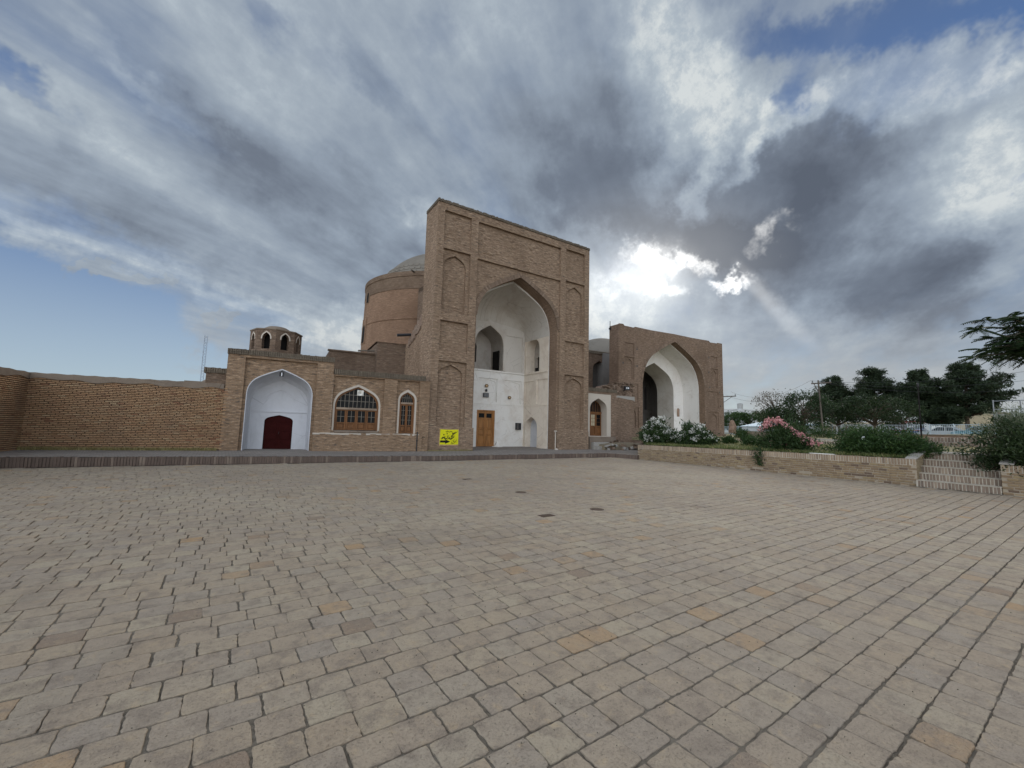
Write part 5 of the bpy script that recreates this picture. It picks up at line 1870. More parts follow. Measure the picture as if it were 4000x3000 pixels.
v, f = leaf_quads(ce, 0.14, 0.22, None, 0.9)
np_obj('hanging_shoot', v, f, nrg.uniform(0, 0.7, 260), 'oleander_leaves', pb)
for i, (px, py, sx, sz) in enumerate(((3345, 1790, 0.95, 0.72), (3440, 1792, 1.0, 0.78), (3545, 1790, 0.85, 0.72))):
    g = on_x(px, py, 20.3)
    bush('green_shrub', ('leftmost', 'middle', 'rightmost')[i] + ' of the three leafy green shrubs growing along the planter wall', (g.x, g.y, gz_(g.x, g.y)), (0.8, sx, sz), 170, 46, 0.12, 0.11, 0.34, 'shrub_leaves', None, 'shrub', group='green shrubs along the planter')
rb = on_x(3985, 1830, 19.8)
bush('dark_shrub', 'dense dark green bush hanging over the planter right of the stairs', (rb.x, rb.y - 0.2, gz_(rb.x, rb.y) + 0.1), (1.0, 1.3, 0.95), 300, 50, 0.15, 0.11, 0.34, 'dark_shrub_leaves', None, 'shrub', low=-0.75)
tb = on_x(3975, 1700, 21.6)
bush('tamarisk_bush', 'feathery grey green tamarisk above the dark bush', (tb.x, tb.y - 0.3, gz_(tb.x, tb.y) + 0.35), (0.9, 1.1, 1.0), 240, 70, 0.17, 0.14, 0.10, 'tamarisk_leaves', None, 'shrub')
for i, (px, py, X, s) in enumerate(((2850, 1745, 22.5, 0.32), (2935, 1735, 22.0, 0.42), (3205, 1680, 38, 0.8), (3330, 1680, 40, 0.75), (2900, 1705, 34, 0.6))):
    g = on_x(px, py, X)
    bush('low_shrub', ('small spindly shrub before the upright brick edging', 'small yellow green shrub left of the pink oleander', 'bushy green shrub beside the low kiosk', 'round bright green shrub by the forked tree', 'small green shrub before the low brown wall')[i], (g.x, g.y, gz_(g.x, g.y)), (s, s * 1.2, s), 60, 36, 0.1 * s / 0.5, 0.11, 0.35, 'shrub_leaves', None, 'shrub', stems=5)


# ------------------------------------------------------------------ trees
def pine(label, base, h, rad, seed, lean=0.0, bare=0.2):
    nrg_ = np.random.default_rng(seed)
    r_ = random.Random(seed)
    t = thing('pine_tree', label, 'tree', base, 0, 'pines behind the metal fence')
    m = MB()
    top = Vector((lean * h, 0, h * 0.97))
    m.tube([(0, 0, -0.3), (lean * h * 0.3, 0.05, h * 0.3), (lean * h * 0.65, -0.04, h * 0.65), top], [0.2, 0.16, 0.1, 0.03], 8)
    obj('trunk', m, 'bark', t, uv=False)
    cen, nr, rn = [], [], []
    mb = MB()
    z = h * bare
    while z < h * 0.98:
        u = (z / h - bare) / (1 - bare)
        prof = rad * (0.55 + 0.6 * math.sin(math.pi * min(1, u * 1.15 + 0.18))) * (1 - 0.55 * u ** 2.2)
        k = r_.randint(4, 6)
        a0 = r_.uniform(0, 6.28)
        for i in range(k):
            a = a0 + i * 6.28 / k + r_.uniform(-0.45, 0.45)
            L = prof * r_.uniform(0.55, 1.15)
            o = Vector((lean * z, 0, z))
            e = o + Vector((math.cos(a) * L, math.sin(a) * L, L * r_.uniform(0.08, 0.5)))
            mb.tube([o, o.lerp(e, 0.5) + Vector((0, 0, -0.05 * L)), e], [0.06 * (1 - u) + 0.02, 0.035, 0.012], 4, False)
            npuff = max(3, int(L / 0.27))
            for q in range(npuff):
                tt = 0.3 + 0.7 * (q + 1) / npuff
                c = np.array(o.lerp(e, tt)) + nrg_.normal(size=3) * [0.2, 0.2, 0.1]
                m_ = 50
                dd = nrg_.normal(size=(m_, 3)); dd /= np.linalg.norm(dd, axis=1, keepdims=True); dd[:, 2] = dd[:, 2] * 0.75 + 0.12
                pr = r_.uniform(0.3, 0.56)
                cen.append(c + dd * nrg_.uniform(0.25, 1, (m_, 1)) * pr); nr.append(dd); rn.append(np.clip(nrg_.uniform(0, 0.6, m_) + r_.uniform(0, 0.4) + dd[:, 2] * 0.15, 0, 1))
        z += h * r_.uniform(0.026, 0.045)
    obj('limb', mb, 'bark', t, uv=False)['kind'] = 'stuff'
    cen, nr, rn = np.concatenate(cen), np.concatenate(nr), np.concatenate(rn)
    v, f = leaf_quads(cen, 0.30, 0.26, nr * 1.6)
    np_obj('crown', v, f, rn, 'pine_needles', t)
    return t


def broadleaf(name, label, base, h, rad, seed, mat, leaf=0.2, aspect=0.45, n=70, per=70, crown0=0.35, trunk=0.14, fork=False, cat='tree', group=None, csz=0.32):
    r_ = random.Random(seed)
    g_ = np.random.default_rng(seed)
    t = thing(name, label, cat, base, 0, group)
    m = MB()
    m.tube([(0, 0, -0.3), (0.05, 0.02, h * 0.25), (0.0, 0.08, h * 0.5)], [trunk, trunk * 0.8, trunk * 0.5], 7)
    obj('trunk', m, 'bark', t, uv=False)
    tips = []
    mb = MB()
    for i in range(n):
        a, u = r_.uniform(0, 6.28), r_.random()
        zz = h * (crown0 + (1 - crown0) * u)
        rr = rad * (0.4 + 0.75 * math.sin(math.pi * (0.15 + 0.75 * u))) * r_.uniform(0.3, 1.0) ** 0.5
        e = Vector((math.cos(a) * rr, math.sin(a) * rr, zz + r_.uniform(-0.2, 0.2)))
        o = Vector((0.02, 0.05, h * (0.22 + 0.3 * u)))
        if i % 2 == 0:
            mb.tube([o, o.lerp(e, 0.55) + Vector((0, 0, 0.12 * rr)), e], [trunk * 0.4, trunk * 0.22, 0.012], 4, False)
        tips.append(e)
    obj('limb', mb, 'bark', t, uv=False)['kind'] = 'stuff'
    c = np.array([np.array(e) for e in tips])
    cen = (c[:, None, :] + g_.normal(size=(n, per, 3)) * csz * np.array([1, 1, 0.6])).reshape(-1, 3)
    nr = cen - np.array([0, 0, h * 0.45]); nr /= np.linalg.norm(nr, axis=1, keepdims=True)
    v, f = leaf_quads(cen, leaf, aspect, nr, 0.15, 0.9)
    rn = np.clip(np.repeat(g_.uniform(0, 0.5, n), per) + g_.uniform(0, 0.5, n * per), 0, 1)
    np_obj('crown', v, f, rn, mat, t)
    return t


def stand(px, X):
    """ground point under a photo column, on the plane at X"""
    p = on_x(px, 1700, X)
    return Vector((p.x, p.y, gz_(min(X, 60), p.y)))


def height_at(base, px, py):
    p = on_x(px, py, base.x)
    return p.z - base.z


for i, (px, top, X, rad, lean, bare, lb) in enumerate((
        (3262, 1470, 66, 2.1, 0.0, 0.3, 'pine with pointed knob behind the crossarm pole, leftmost of the row'),
        (3425, 1440, 66, 2.75, 0.0, 0.3, 'tall broad pine, second from the left behind the fence'),
        (3605, 1452, 64, 2.1, 0.0, 0.28, 'narrower pine with two heads behind the dark lamp post'),
        (3785, 1425, 64, 3.3, 0.02, 0.26, 'largest pine with spreading right side, rightmost behind the fence'),
        (3695, 1570, 63, 1.6, 0.05, 0.3, 'short pine between the two tallest right hand pines'))):
    b = stand(px, X)
    pine(lb, b, height_at(b, px, top), rad, 100 + i, lean, bare)
for i, (px, top, X, rad, mat, leaf, n, per, lb) in enumerate((
        (3140, 1545, 50, 2.3, 'locust_leaves', 0.2, 90, 70, 'dark spreading locust tree right of the bare topped tree'),
        (3040, 1535, 52, 2.2, 'dry_twigs', 0.2, 80, 16, 'half bare tree with thin twigs beside the tan tower'),
        (3280, 1560, 55, 2.6, 'locust_leaves', 0.2, 90, 70, 'mid green tree below the leftmost pine'),
        (3420, 1560, 55, 2.8, 'dark_shrub_leaves', 0.2, 90, 70, 'dark green tree below the tall broad pine'),
        (3050, 1600, 50, 1.7, 'locust_leaves', 0.2, 60, 60, 'low dark tree under the half bare tree'),
        (2872, 1618, 78, 2.4, 'shrub_leaves', 0.28, 70, 60, 'left half of the round green trees beside the second portal'),
        (2925, 1612, 80, 2.9, 'shrub_leaves', 0.28, 80, 60, 'right half of the round green trees beside the second portal'),
        (3530, 1590, 60, 2.0, 'dark_shrub_leaves', 0.2, 60, 60, 'low dark tree between the pines by the lamp post'))):
    b = stand(px, X)
    broadleaf('broadleaf_tree', lb, b, height_at(b, px, top), rad, 200 + i, MAT[mat].name, leaf, 0.45, n, per, (0.4 if mat == 'dry_twigs' else 0.38 if px > 3200 else 0.15))
ft = stand(3295, 39)
ft_ = thing('forked_tree', 'small bare forked tree beside the white board on the fence', 'tree', ft)
for e, nm in (((0.1, 0.45, 0.95), 'limb'), ((-0.1, -0.3, 0.9), 'limb'), ((0, 0.1, 0.5), 'trunk')):
    m = MB(); m.tube([(0, 0, -0.1), (e[0] * 0.3, e[1] * 0.2, 0.35), e], [0.07, 0.06, 0.03], 6); obj(nm, m, 'bark', ft_, uv=False)
v, f = leaf_quads(np.array([0, -0.9, 0.75]) + nrg.normal(size=(500, 3)) * [0.25, 0.45, 0.16], 0.12, 0.4)
np_obj('crown', v, f, nrg.uniform(0.3, 1, 500), 'shrub_leaves', ft_)

# tree with pinnate leaves reaching in at the upper right
tr = Vector((22.6, 0.35, 0.95))
ail = thing('ailanthus_tree', 'tree with long feathery pinnate leaves reaching in at the right edge', 'tree', tr)
m = MB(); m.tube([(0, 0, -0.3), (0.1, -0.1, 1.6), (0.05, -0.2, 3.2), (-0.05, -0.1, 4.6)], [0.14, 0.11, 0.085, 0.04], 8); obj('trunk', m, 'bark', ail, uv=False)
lv, lr = [], []
tips = []
lb_ = MB()
rr_ = random.Random(5)
for i in range(64):
    a = rr_.uniform(0, 6.28)
    z0 = rr_.uniform(2.4, 4.4)
    L = rr_.uniform(0.7, 2.1)
    if i < 36:
        q = on_x(rr_.uniform(3800, 4050), rr_.uniform(1235, 1395), 22.4 + rr_.uniform(-0.9, 0.9))
        e = q - tr
    else:
        e = Vector((math.cos(a) * L, math.sin(a) * L - 0.4, z0 + rr_.uniform(-0.1, 0.8)))
        if e.y > 0.5:
            e.y = 0.3
    o = Vector((0, -0.15, min(z0, e.z - 0.1)))
    lb_.tube([o, o.lerp(e, 0.5) + Vector((0, 0, 0.15)), e], [0.035, 0.022, 0.01], 4, False)
    tips += [e, o.lerp(e, 0.75) + Vector((0, 0, 0.08)), o.lerp(e, 0.5) + Vector((0, 0, 0.12))]
obj('limb', lb_, 'bark', ail, uv=False)['kind'] = 'stuff'
rach = MB()
for e in tips:
    for k in range(8):
        a = rr_.uniform(0, 6.28)
        d = Vector((math.cos(a), math.sin(a), rr_.uniform(-0.55, 0.45))).normalized()
        L = rr_.uniform(0.38, 0.62)
        pts = [e + d * (L * t) + Vector((0, 0, -0.28 * L * t * t)) for t in (0, 0.33, 0.66, 1)]
        rach.tube(pts, 0.004, 3, False)
        sd = d.cross(Vector((0, 0, 1))).normalized()
        for j in range(10):
            t = 0.15 + 0.85 * j / 9
            p = e + d * (L * t) + Vector((0, 0, -0.28 * L * t * t))
            for s in (-1, 1):
                l = 0.15 * (1 - 0.45 * abs(t - 0.4)) * rr_.uniform(0.85, 1.15)
                q = (sd * s + d * 0.45 + Vector((0, 0, -0.55))).normalized()
                wv = d * 0.026
                lv.append([p, p + q * l * 0.4 + wv, p + q * l, p + q * l * 0.4 - wv]); lr.append(rr_.random())
v = np.array([[tuple(c) for c in q] for q in lv]).reshape(-1, 3)
np_obj('crown', v, np.arange(len(v)).reshape(-1, 4), np.array(lr), 'locust_leaves', ail)
obj('leaf_stalk', rach, 'shrub_leaves', ail, uv=False)['kind'] = 'stuff'


# grass and weeds
def grass(name, label, pts, h, mat, cat='grass'):
    pts = np.array(pts)
    n = len(pts)
    a = nrg.uniform(0, 6.28, n)
    w = 0.012 * h / 0.15
    hh = h * nrg.uniform(0.5, 1.2, n)
    s = np.stack([np.cos(a), np.sin(a), np.zeros(n)], 1) * w
    l = nrg.normal(size=(n, 3)) * 0.35 * hh[:, None]; l[:, 2] = hh
    v = np.stack([pts - s, pts + s, pts + l], 1).reshape(-1, 3)
    o = np_obj(name, v, np.arange(n * 3).reshape(n, 3), nrg.uniform(0, 1, n), mat)
    return tag(o, label, cat, None, 'stuff')


gp = []
for i in range(4200):
    x = rng.uniform(0, 5.8); q = bw_.matrix_world if False else Matrix.Translation(bw_.location) @ Matrix.Rotation(WA, 4, 'Z')
    p = q @ Vector((x, -0.04 - abs(rng.gauss(0, 0.07)), 0)); gp.append((p.x, p.y, plat_z(p.x)))
grass('dry_grass', 'thin line of dry grass at the foot of the boundary wall', gp, 0.13, 'dry_grass')
gp = []
for i in range(2200):
    q = Matrix.Translation(portal.location) @ Matrix.Rotation(portal.rotation_euler.z, 4, 'Z')
    p = q @ Vector((rng.uniform(-5, 2.6), -0.05 - abs(rng.gauss(0, 0.06)), 0)); gp.append((p.x, p.y + (0.1 * max(0, 9 - p.x) if p.x < 9 else 0) - 0.03, plat_z(p.x)))
grass('dry_grass', 'sparse dry weeds along the foot of the wing and portal pier', gp, 0.09, 'dry_grass')
gp = []
for i in range(14000):
    X = 19.3 + 36 * rng.random() ** 1.6; Y = rng.uniform(-2, 15.0 if X < 27 else 30)
    if X < 27 and (1.4 < Y < 4.5) and X < 21.6:
        continue
    gp.append((X, Y, gz_(X, Y) + 0.0))
grass('garden_grass', 'dry yellow grass scattered over the garden terraces', gp, 0.13, 'dry_grass')
gp = []
for i in range(9000):
    X = 19.26 + 5 * rng.random() ** 2; Y = rng.uniform(3.9, 15.0)
    gp.append((X, Y, gz_(X, Y)))
grass('planter_weeds', 'green weeds and low grass in the planter bed', gp, 0.14, 'green_grass')
# dirt, crumbs and leaf litter on the paving
n = 2600
lp = np.stack([nrg.uniform(-4, 18.5, n), nrg.uniform(0.6, 17.0, n) , np.full(n, 0.004)], 1)
lp[: n // 2, 0] = nrg.normal(2.0, 2.2, n // 2); lp[: n // 2, 1] = np.abs(nrg.normal(2.5, 2.0, n // 2)) + 0.6
v, f = leaf_quads(lp, 0.012, 0.55)
v[:, 2] = np.clip(v[:, 2], 0.001, 0.010)
o = np_obj('litter', v, f, nrg.uniform(0, 1, n), 'dry_twigs')
tag(o, 'dark crumbs and leaf litter scattered over the paving', 'litter', None, 'stuff')

# ================================================================== street side, far things and small details
def local(o):
    return Matrix.Translation(o.location) @ Matrix.Rotation(o.rotation_euler.z, 4, 'Z')


# metal picket fence along the street
def fence(label, pA, pB, h, npost, pick, base_h):
    A, B = Vector(pA), Vector(pB)
    t = thing('metal_fence', label, 'fence', A, math.atan2(B.y - A.y, B.x - A.x))
    L = math.hypot(B.x - A.x, B.y - A.y)
    dz = B.z - A.z
    zf = lambda x: dz * x / L
    m = MB(); m.add([(0, -0.12, -0.5), (L, -0.12, dz - 0.5), (L, -0.12, dz), (0, -0.12, 0), (0, 0.12, 0), (L, 0.12, dz)], [(0, 1, 2, 3), (3, 2, 5, 4)]); obj('base_wall', m, 'mud_plaster', t)
    for i in range(npost + 1):
        x = L * i / npost
        m = MB(); m.box(x - 0.04, x + 0.04, -0.04, 0.04, zf(x) - 0.05, zf(x) + h + 0.04); obj('post', m, 'fence_paint', t, uv=False)
    for k in (0.08, 0.94):
        m = MB(); m.add([(0, -0.02, k * h), (L, -0.02, dz + k * h), (L, -0.02, dz + k * h + 0.04), (0, -0.02, k * h + 0.04), (0, 0.02, k * h + 0.04), (L, 0.02, dz + k * h + 0.04)], [(0, 1, 2, 3), (3, 2, 5, 4)]); obj('rail', m, 'fence_paint', t, uv=False)
    n = int(L / pick)
    mb = MB(); mb.box(-0.014, 0.014, -0.012, 0.012, 0, h * 0.98)
    first = obj('picket', mb, 'fence_paint', t, uv=False)
    for i in range(1, min(n, 290)):
        x = L * i / n
        o = sibling(first, 'picket', t); o.location = (x, 0, zf(x))
    first.location = (L * 0.3 / n, 0, 0)


fa = on_x(2815, 1694, 53); fb = on_x(3300, 1697, 55); fc = on_x(3930, 1700, 57)
fence('pale metal picket fence from the second portal to the pines', (fa.x, fa.y, fa.z), (fb.x, fb.y, fb.z), 0.95, 12, 0.12, 0.4)
fence('pale blue metal picket fence before the right hand pines', (fb.x, fb.y - 0.2, fb.z), (fc.x, fc.y, fc.z), 1.0, 7, 0.12, 0.4)


def pole(label, px, pyb, pyt, X, r, arms, mat='weathered_pole', lean=0.0):
    b, tp = on_x(px, pyb, X), on_x(px, pyt, X)
    t = thing('utility_pole', label, 'utility pole', (b.x, b.y, b.z - 1.0))
    H_ = tp.z - b.z + 1.0
    m = MB(); m.tube([(0, 0, 0), (0, lean, H_)], [r, r * 0.7], 8); obj('pole_shaft', m, mat, t, uv=False)
    for (z, w0, w1) in arms:
        m = MB(); m.box(-0.06, 0.06, w0, w1, H_ - z - 0.06, H_ - z + 0.06); obj('crossarm', m, mat, t, uv=False)
        for yy in (w0 + 0.1, w1 - 0.1):
            m = MB(); m.lathe([(0.05, 0), (0.08, 0.08), (0.05, 0.14), (0.08, 0.2), (0.01, 0.26)], 8, 0, yy); m.v = [(a, c, d + H_ - z + 0.06) for a, c, d in m.v]; obj('insulator', m, 'grey_metal', t, uv=False)
        m = MB(); m.tube([(0, lean, H_ - z - 0.9), (0, w0 * 0.75 if abs(w0) > abs(w1) else w1 * 0.75, H_ - z)], 0.035, 5); obj('brace', m, mat, t, uv=False)
    return t, Vector((b.x, b.y + lean, tp.z))


u1, t1 = pole('pole with one sided bracket arm at the right edge of the second portal', 2827, 1680, 1540, 60, 0.13, [(0.35, -1.9, 0.1)])
u2, t2 = pole('leaning wooden pole with crossarm before the leftmost pine', 3217, 1690, 1484, 49, 0.1, [(0.3, -0.85, 0.85)], lean=0.25)
m = MB(); q = on_x(2885, 1600, 60) - u1.location; m.tube([(0, 0, q.z - 0.6), (0, q.y * 0.5, q.z - 0.15), (q.x, q.y, q.z)], 0.04, 5); arm = obj('lamp_bracket', m, 'grey_metal', u1, uv=False)
m = MB(); m.cbox(q.x - 0.1, q.x + 0.1, q.y - 0.35, q.y + 0.1, q.z - 0.05, q.z + 0.12, 0.03); obj('street_lamp_head', m, 'pale_metal', u1, uv=False)


def wire(label, a, b, sag, r=0.012):
    a, b = Vector(a), Vector(b)
    pts = [a.lerp(b, i / 14) - Vector((0, 0, sag * 4 * (i / 14) * (1 - i / 14))) for i in range(15)]
    m = MB(); m.tube(pts, r, 4, False)
    tag(obj('overhead_wire', m, 'black_metal', None, uv=False), label, 'wire', 'overhead wires')


wire('thin wire running left from the leaning pole top towards the bracket pole', (t2.x, t2.y + 0.7, t2.z), (t1.x, t1.y - 1.2, t1.z + 0.3), 1.2)
wire('second thin wire below it between the two poles', (t2.x, t2.y - 0.7, t2.z - 0.05), (t1.x, t1.y - 0.4, t1.z - 0.1), 1.5)
for i, (ya, yb) in enumerate(((1484, 1440), (1500, 1478), (1520, 1515))):
    e = on_x(4080, yb, 58)
    wire(('highest', 'middle', 'lowest')[i] + ' of the wires running right behind the pines', (t2.x, t2.y + (0.7 - 0.7 * i), t2.z - 0.2 * i), e, 0.6)


# far buildings
def building(label, px0, px1, pyt, pyb, X, depth, mat, roof=None, wins=(), eave=0.0):
    a, b = on_x(px0, pyb, X), on_x(px1, pyb, X)
    tp = on_x((px0 + px1) / 2, pyt, X)
    g = min(gz_(60, a.y), a.z) - 0.6
    t = thing('far_building', label, 'building', (X, a.y, g), R(-90))
    L, Hh = a.y - b.y, tp.z - g
    ho = []
    for (x, z, w, h_) in wins:
        ho.append(hole(rect(L * x, L * x + w, Hh - z - h_, Hh - z), 0.15))
    m = MB(); m.plate(rect(0, L, 0, Hh), [h['poly'] for h in ho], 0)
    for h in ho:
        m.strip(h['poly'], 0, 0.15)
    m.box(0.001, 0.02, 0.004, depth, 0, Hh - 0.002); m.box(L - 0.02, L - 0.001, 0.004, depth, 0, Hh - 0.002); m.box(0, L, depth - 0.02, depth, 0, Hh - 0.002)
    obj('wall', m, mat, t)
    for h in ho:
        m = MB(); m.plate(h['poly'], [], 0.14); obj('window', m, 'glass', t)
    m = MB(); m.box(-eave - 0.05, L + eave + 0.05, -eave - 0.05, depth + 0.05, Hh, Hh + 0.2); obj('roof', m, roof or mat, t)
    return t, L, Hh


b1, L_, H_ = building('white flat roofed house behind the bracket pole', 2820, 2886, 1600, 1640, 95, 8, 'far_white', None, [(0.55, 0.6, 0.8, 0.9)])
m = MB(); m.lathe([(0.55, 0), (0.6, 1.2), (0.1, 1.35)], 14, 3.2, 2.0); m.v = [(a, b, c + H_ + 0.2) for a, b, c in m.v]; obj('water_tank', m, 'far_grey', b1, True)
b1, L_, H_ = building('narrow tan tower house with projecting roof left of the half bare tree', 2960, 2990, 1615, 1660, 85, 5, 'far_tan', 'far_grey', [(0.45, 0.4, 0.5, 0.5)], 0.5)
t = thing('metal_roof_shed', 'long shed with pale blue sloping roof behind the fence', 'shed', on_x(2892, 1690, 66), R(-90))
q0, q1, q2 = on_x(2892, 1664, 66), on_x(3005, 1664, 66), on_x(2960, 1648, 66)
b0 = t.location
Ls = q0.y - q1.y
m = MB(); m.box(0.2, Ls - 0.2, 0.2, 4, -0.5, q0.z - b0.z); obj('wall', m, 'far_white', t)
zz = q0.z - b0.z; zt_ = q2.z - b0.z + 0.1
m = MB(); m.add([(0, 0, zz), (Ls, 0, zz), (Ls * 0.85, 2.2, zt_), (Ls * 0.55, 2.2, zt_), (0, 4.4, zz), (Ls, 4.4, zz), (0, 0, zz - 0.1), (Ls, 0, zz - 0.1)], [(0, 1, 2, 3), (0, 3, 4), (1, 5, 2), (3, 2, 5, 4), (6, 7, 1, 0)]); obj('roof', m, 'sky_blue_roof', t)
building('small beige kiosk with overhanging roof before the leaning pole', 3176, 3228, 1663, 1692, 62, 3, 'far_tan', 'rag_board', [(0.5, 0.5, 0.9, 0.6)], 0.25)
building('small white blue kiosk left of the beige kiosk', 3128, 3178, 1662, 1692, 60, 3, 'far_white', 'sky_blue_roof', [(0.1, 0.4, 0.5, 0.5), (0.6, 0.4, 0.6, 0.45)], 0.15)
building('long tan house wall behind the largest pine', 3736, 3862, 1622, 1690, 80, 8, 'far_tan', None, [(0.75, 1.5, 1.0, 0.8)])
building('grey flat roofed shed at the right behind the tamarisk', 3856, 3935, 1616, 1690, 84, 6, 'far_grey', 'mud_plaster', [(0.1, 0.5, 2.6, 1.1), (0.62, 0.5, 1.2, 1.1)])
building('pale low house behind the lamp post', 3500, 3600, 1650, 1690, 90, 6, 'far_white', 'red_stripe', [(0.2, 0.6, 0.9, 0.8)])
building('dull low house behind the trees left of centre', 3240, 3480, 1655, 1690, 92, 6, 'far_grey', 'far_tan', [(0.2, 0.8, 0.9, 0.9), (0.6, 0.8, 0.9, 0.9)])
# awnings of the street market
for nm, lb, p0, p1, pt, pb_, X, mat, mat2 in (('market_awning', 'blue tarpaulin awning behind the fence left of the lamp post', 3478, 3600, 1668, 1690, 61, 'blue_tarp', 'red_stripe'),
                                              ('market_awning', 'white awning with red edge between the pine trunks', 3630, 3738, 1634, 1662, 70, 'pale_metal', 'red_stripe')):
    a, b = on_x(p0, pb_, X), on_x(p1, pb_, X)
    tp = on_x(p0, pt, X)
    t = thing(nm, lb, 'awning', (X, a.y, a.z), R(-90))
    L, hh = a.y - b.y, tp.z - a.z
    m = MB(); m.add([(0, 0, hh * 0.45), (L, 0, hh * 0.45), (L, 2, hh), (0, 2, hh), (0, 0.02, hh * 0.1), (L, 0.02, hh * 0.1)], [(0, 1, 2, 3), (4, 5, 1, 0)]); obj('canopy', m, mat, t)
    m = MB(); m.box(0, L, -0.03, -0.005, hh * 0.36, hh * 0.5); obj('canopy_edge', m, mat2, t)
    for x in (0.1, L - 0.1):
        m = MB(); m.tube([(x, 0.05, hh * 0.45), (x, 0.05, -1.2)], 0.04, 6); obj('post', m, 'grey_metal', t, uv=False)


# parked cars glimpsed through the fence
def car(label, px, X, mat, L=4.2):
    b = on_x(px, 1702, X)
    t = thing('parked_car', label, 'car', (X, b.y + L / 2, b.z - 0.5), R(-90), 'cars parked behind the fence')
    prof = [(0, 0.35), (0.02, 0.75), (0.25, 0.9), (1.0, 0.98), (1.55, 1.4), (2.7, 1.43), (3.35, 1.02), (4.0, 0.95), (4.18, 0.75), (4.2, 0.35)]
    m = MB(); k = L / 4.2
    m.prism([(x * k, z) for x, z in prof], 0, 1.65); obj('body', m, mat, t)
    for q in ([(1.12, 1.0), (1.6, 1.34), (2.1, 1.36), (2.1, 1.0)], [(2.2, 1.0), (2.2, 1.36), (2.65, 1.35), (3.15, 1.03)]):
        m = MB(); m.prism([(x * k, z) for x, z in q], -0.012, 0.01); obj('side_window', m, 'glass', t)
    for x in (0.85, 3.35):
        m = MB(); m.lathe([(0.02, -0.02), (0.2, -0.03), (0.3, -0.01), (0.31, 0.2), (0.02, 0.22)], 18); m.v = [(a + x * k, c - 0.0, b_ + 0.31) for a, b_, c in m.v]; w = obj('wheel', m, 'tyre_rubber', t)
        m = MB(); m.lathe([(0.02, -0.04), (0.17, -0.035)], 14); m.v = [(a + x * k, c, b_ + 0.31) for a, b_, c in m.v]; obj('rim', m, 'grey_metal', w)
    m = MB(); m.cbox(4.17 * k, 4.21 * k, 0.1, 0.4, 0.66, 0.78, 0.01); obj('headlight', m, 'lamp_glass', t)
    return t


car('pale car seen through the fence right of the lamp post', 3690, 61, 'car_white')
car('teal car seen through the fence by the tamarisk', 3835, 60, 'car_teal')
car('grey car parked behind the fence at the blue awning', 3560, 62.5, 'car_grey')
wb = on_x(3340, 1690, 53.5)
t = thing('notice_board', 'small white rounded board hung on the fence', 'board', (wb.x, wb.y, wb.z - 0.2), R(-90))
m = MB(); m.cbox(-0.35, 0.35, -0.03, 0.03, 0.2, 0.7, 0.05); obj('panel', m, 'white_plastic', t); m = MB(); m.tube([(0, 0.04, 0.4), (0, 0.04, -0.4)], 0.03, 6); obj('post', m, 'grey_metal', t, uv=False)
# ball game frame at the right
t = thing('net_frame', 'tall metal net frame standing at the right behind the garden', 'frame', on_x(3878, 1700, 62), R(-90))
p0 = t.location
for px in (3878, 3985, 4090):
    q = on_x(px, 1563, 62) - p0
    m = MB(); m.tube([(-q.y, 0, -0.4), (-q.y, 0, q.z)], 0.06, 6); obj('post', m, 'grey_metal', t, uv=False)
qa, qb = on_x(3878, 1567, 62) - p0, on_x(4090, 1560, 62) - p0
for dz in (0.0, -0.82):
    m = MB(); m.tube([(-qa.y, 0, qa.z + dz), (-qb.y, 0, qb.z + dz)], 0.05, 6); obj('rail', m, 'grey_metal', t, uv=False)
for i, (px, pt) in enumerate(((3897, 1600), (3957, 1598), (3972, 1603))):
    b = on_x(px, 1650, 84); tp = on_x(px, pt, 84)
    m = MB(); m.tube([(0, 0, -1), (0, 0, tp.z - b.z)], 0.1, 6)
    t_ = thing('roof_post', ('leftmost', 'middle', 'rightmost')[i] + ' of three thin posts above the far grey shed', 'post', b); obj('post_shaft', m, 'grey_metal', t_, uv=False)
# brown standing stone
b = on_x(2862, 1694, 49); tp = on_x(2862, 1640, 49)
t = thing('standing_stone', 'weathered brown standing stone before the fence', 'stone', (b.x, b.y, b.z - 0.1))
hh = tp.z - b.z + 0.1
m = MB(); m.lathe([(0.5, 0), (0.52, hh * 0.3), (0.45, hh * 0.55), (0.3, hh * 0.8), (0.22, hh * 0.93), (0.03, hh)], 9)
m.v = [(x * (0.8 + 0.3 * math.sin(z * 5 + x * 3)), y * (0.9 + 0.2 * math.sin(z * 4 + y * 7)), z) for x, y, z in m.v]; obj('stone_body', m, 'stele_stone', t)
m = MB(); m.box(-0.6, 0.6, -0.6, 0.6, -0.3, 0.08); obj('stone_base', m, 'concrete', t)
# handrail by it
b = on_x(2857, 1712, 46)
t = thing('pipe_handrail', 'low pale pipe handrail right of the second portal', 'handrail', b, R(-90))
for x in (-1.2, 0.0):
    m = MB(); m.tube([(x, 0, -0.3), (x, 0, 0.55)], 0.03, 6); obj('post', m, 'fence_paint', t, uv=False)
m = MB(); m.tube([(-1.8, 0, 0.55), (0, 0, 0.55), (0.9, 0, 0.2), (1.3, 0, 0.0)], 0.03, 6); obj('rail', m, 'fence_paint', t, uv=False)

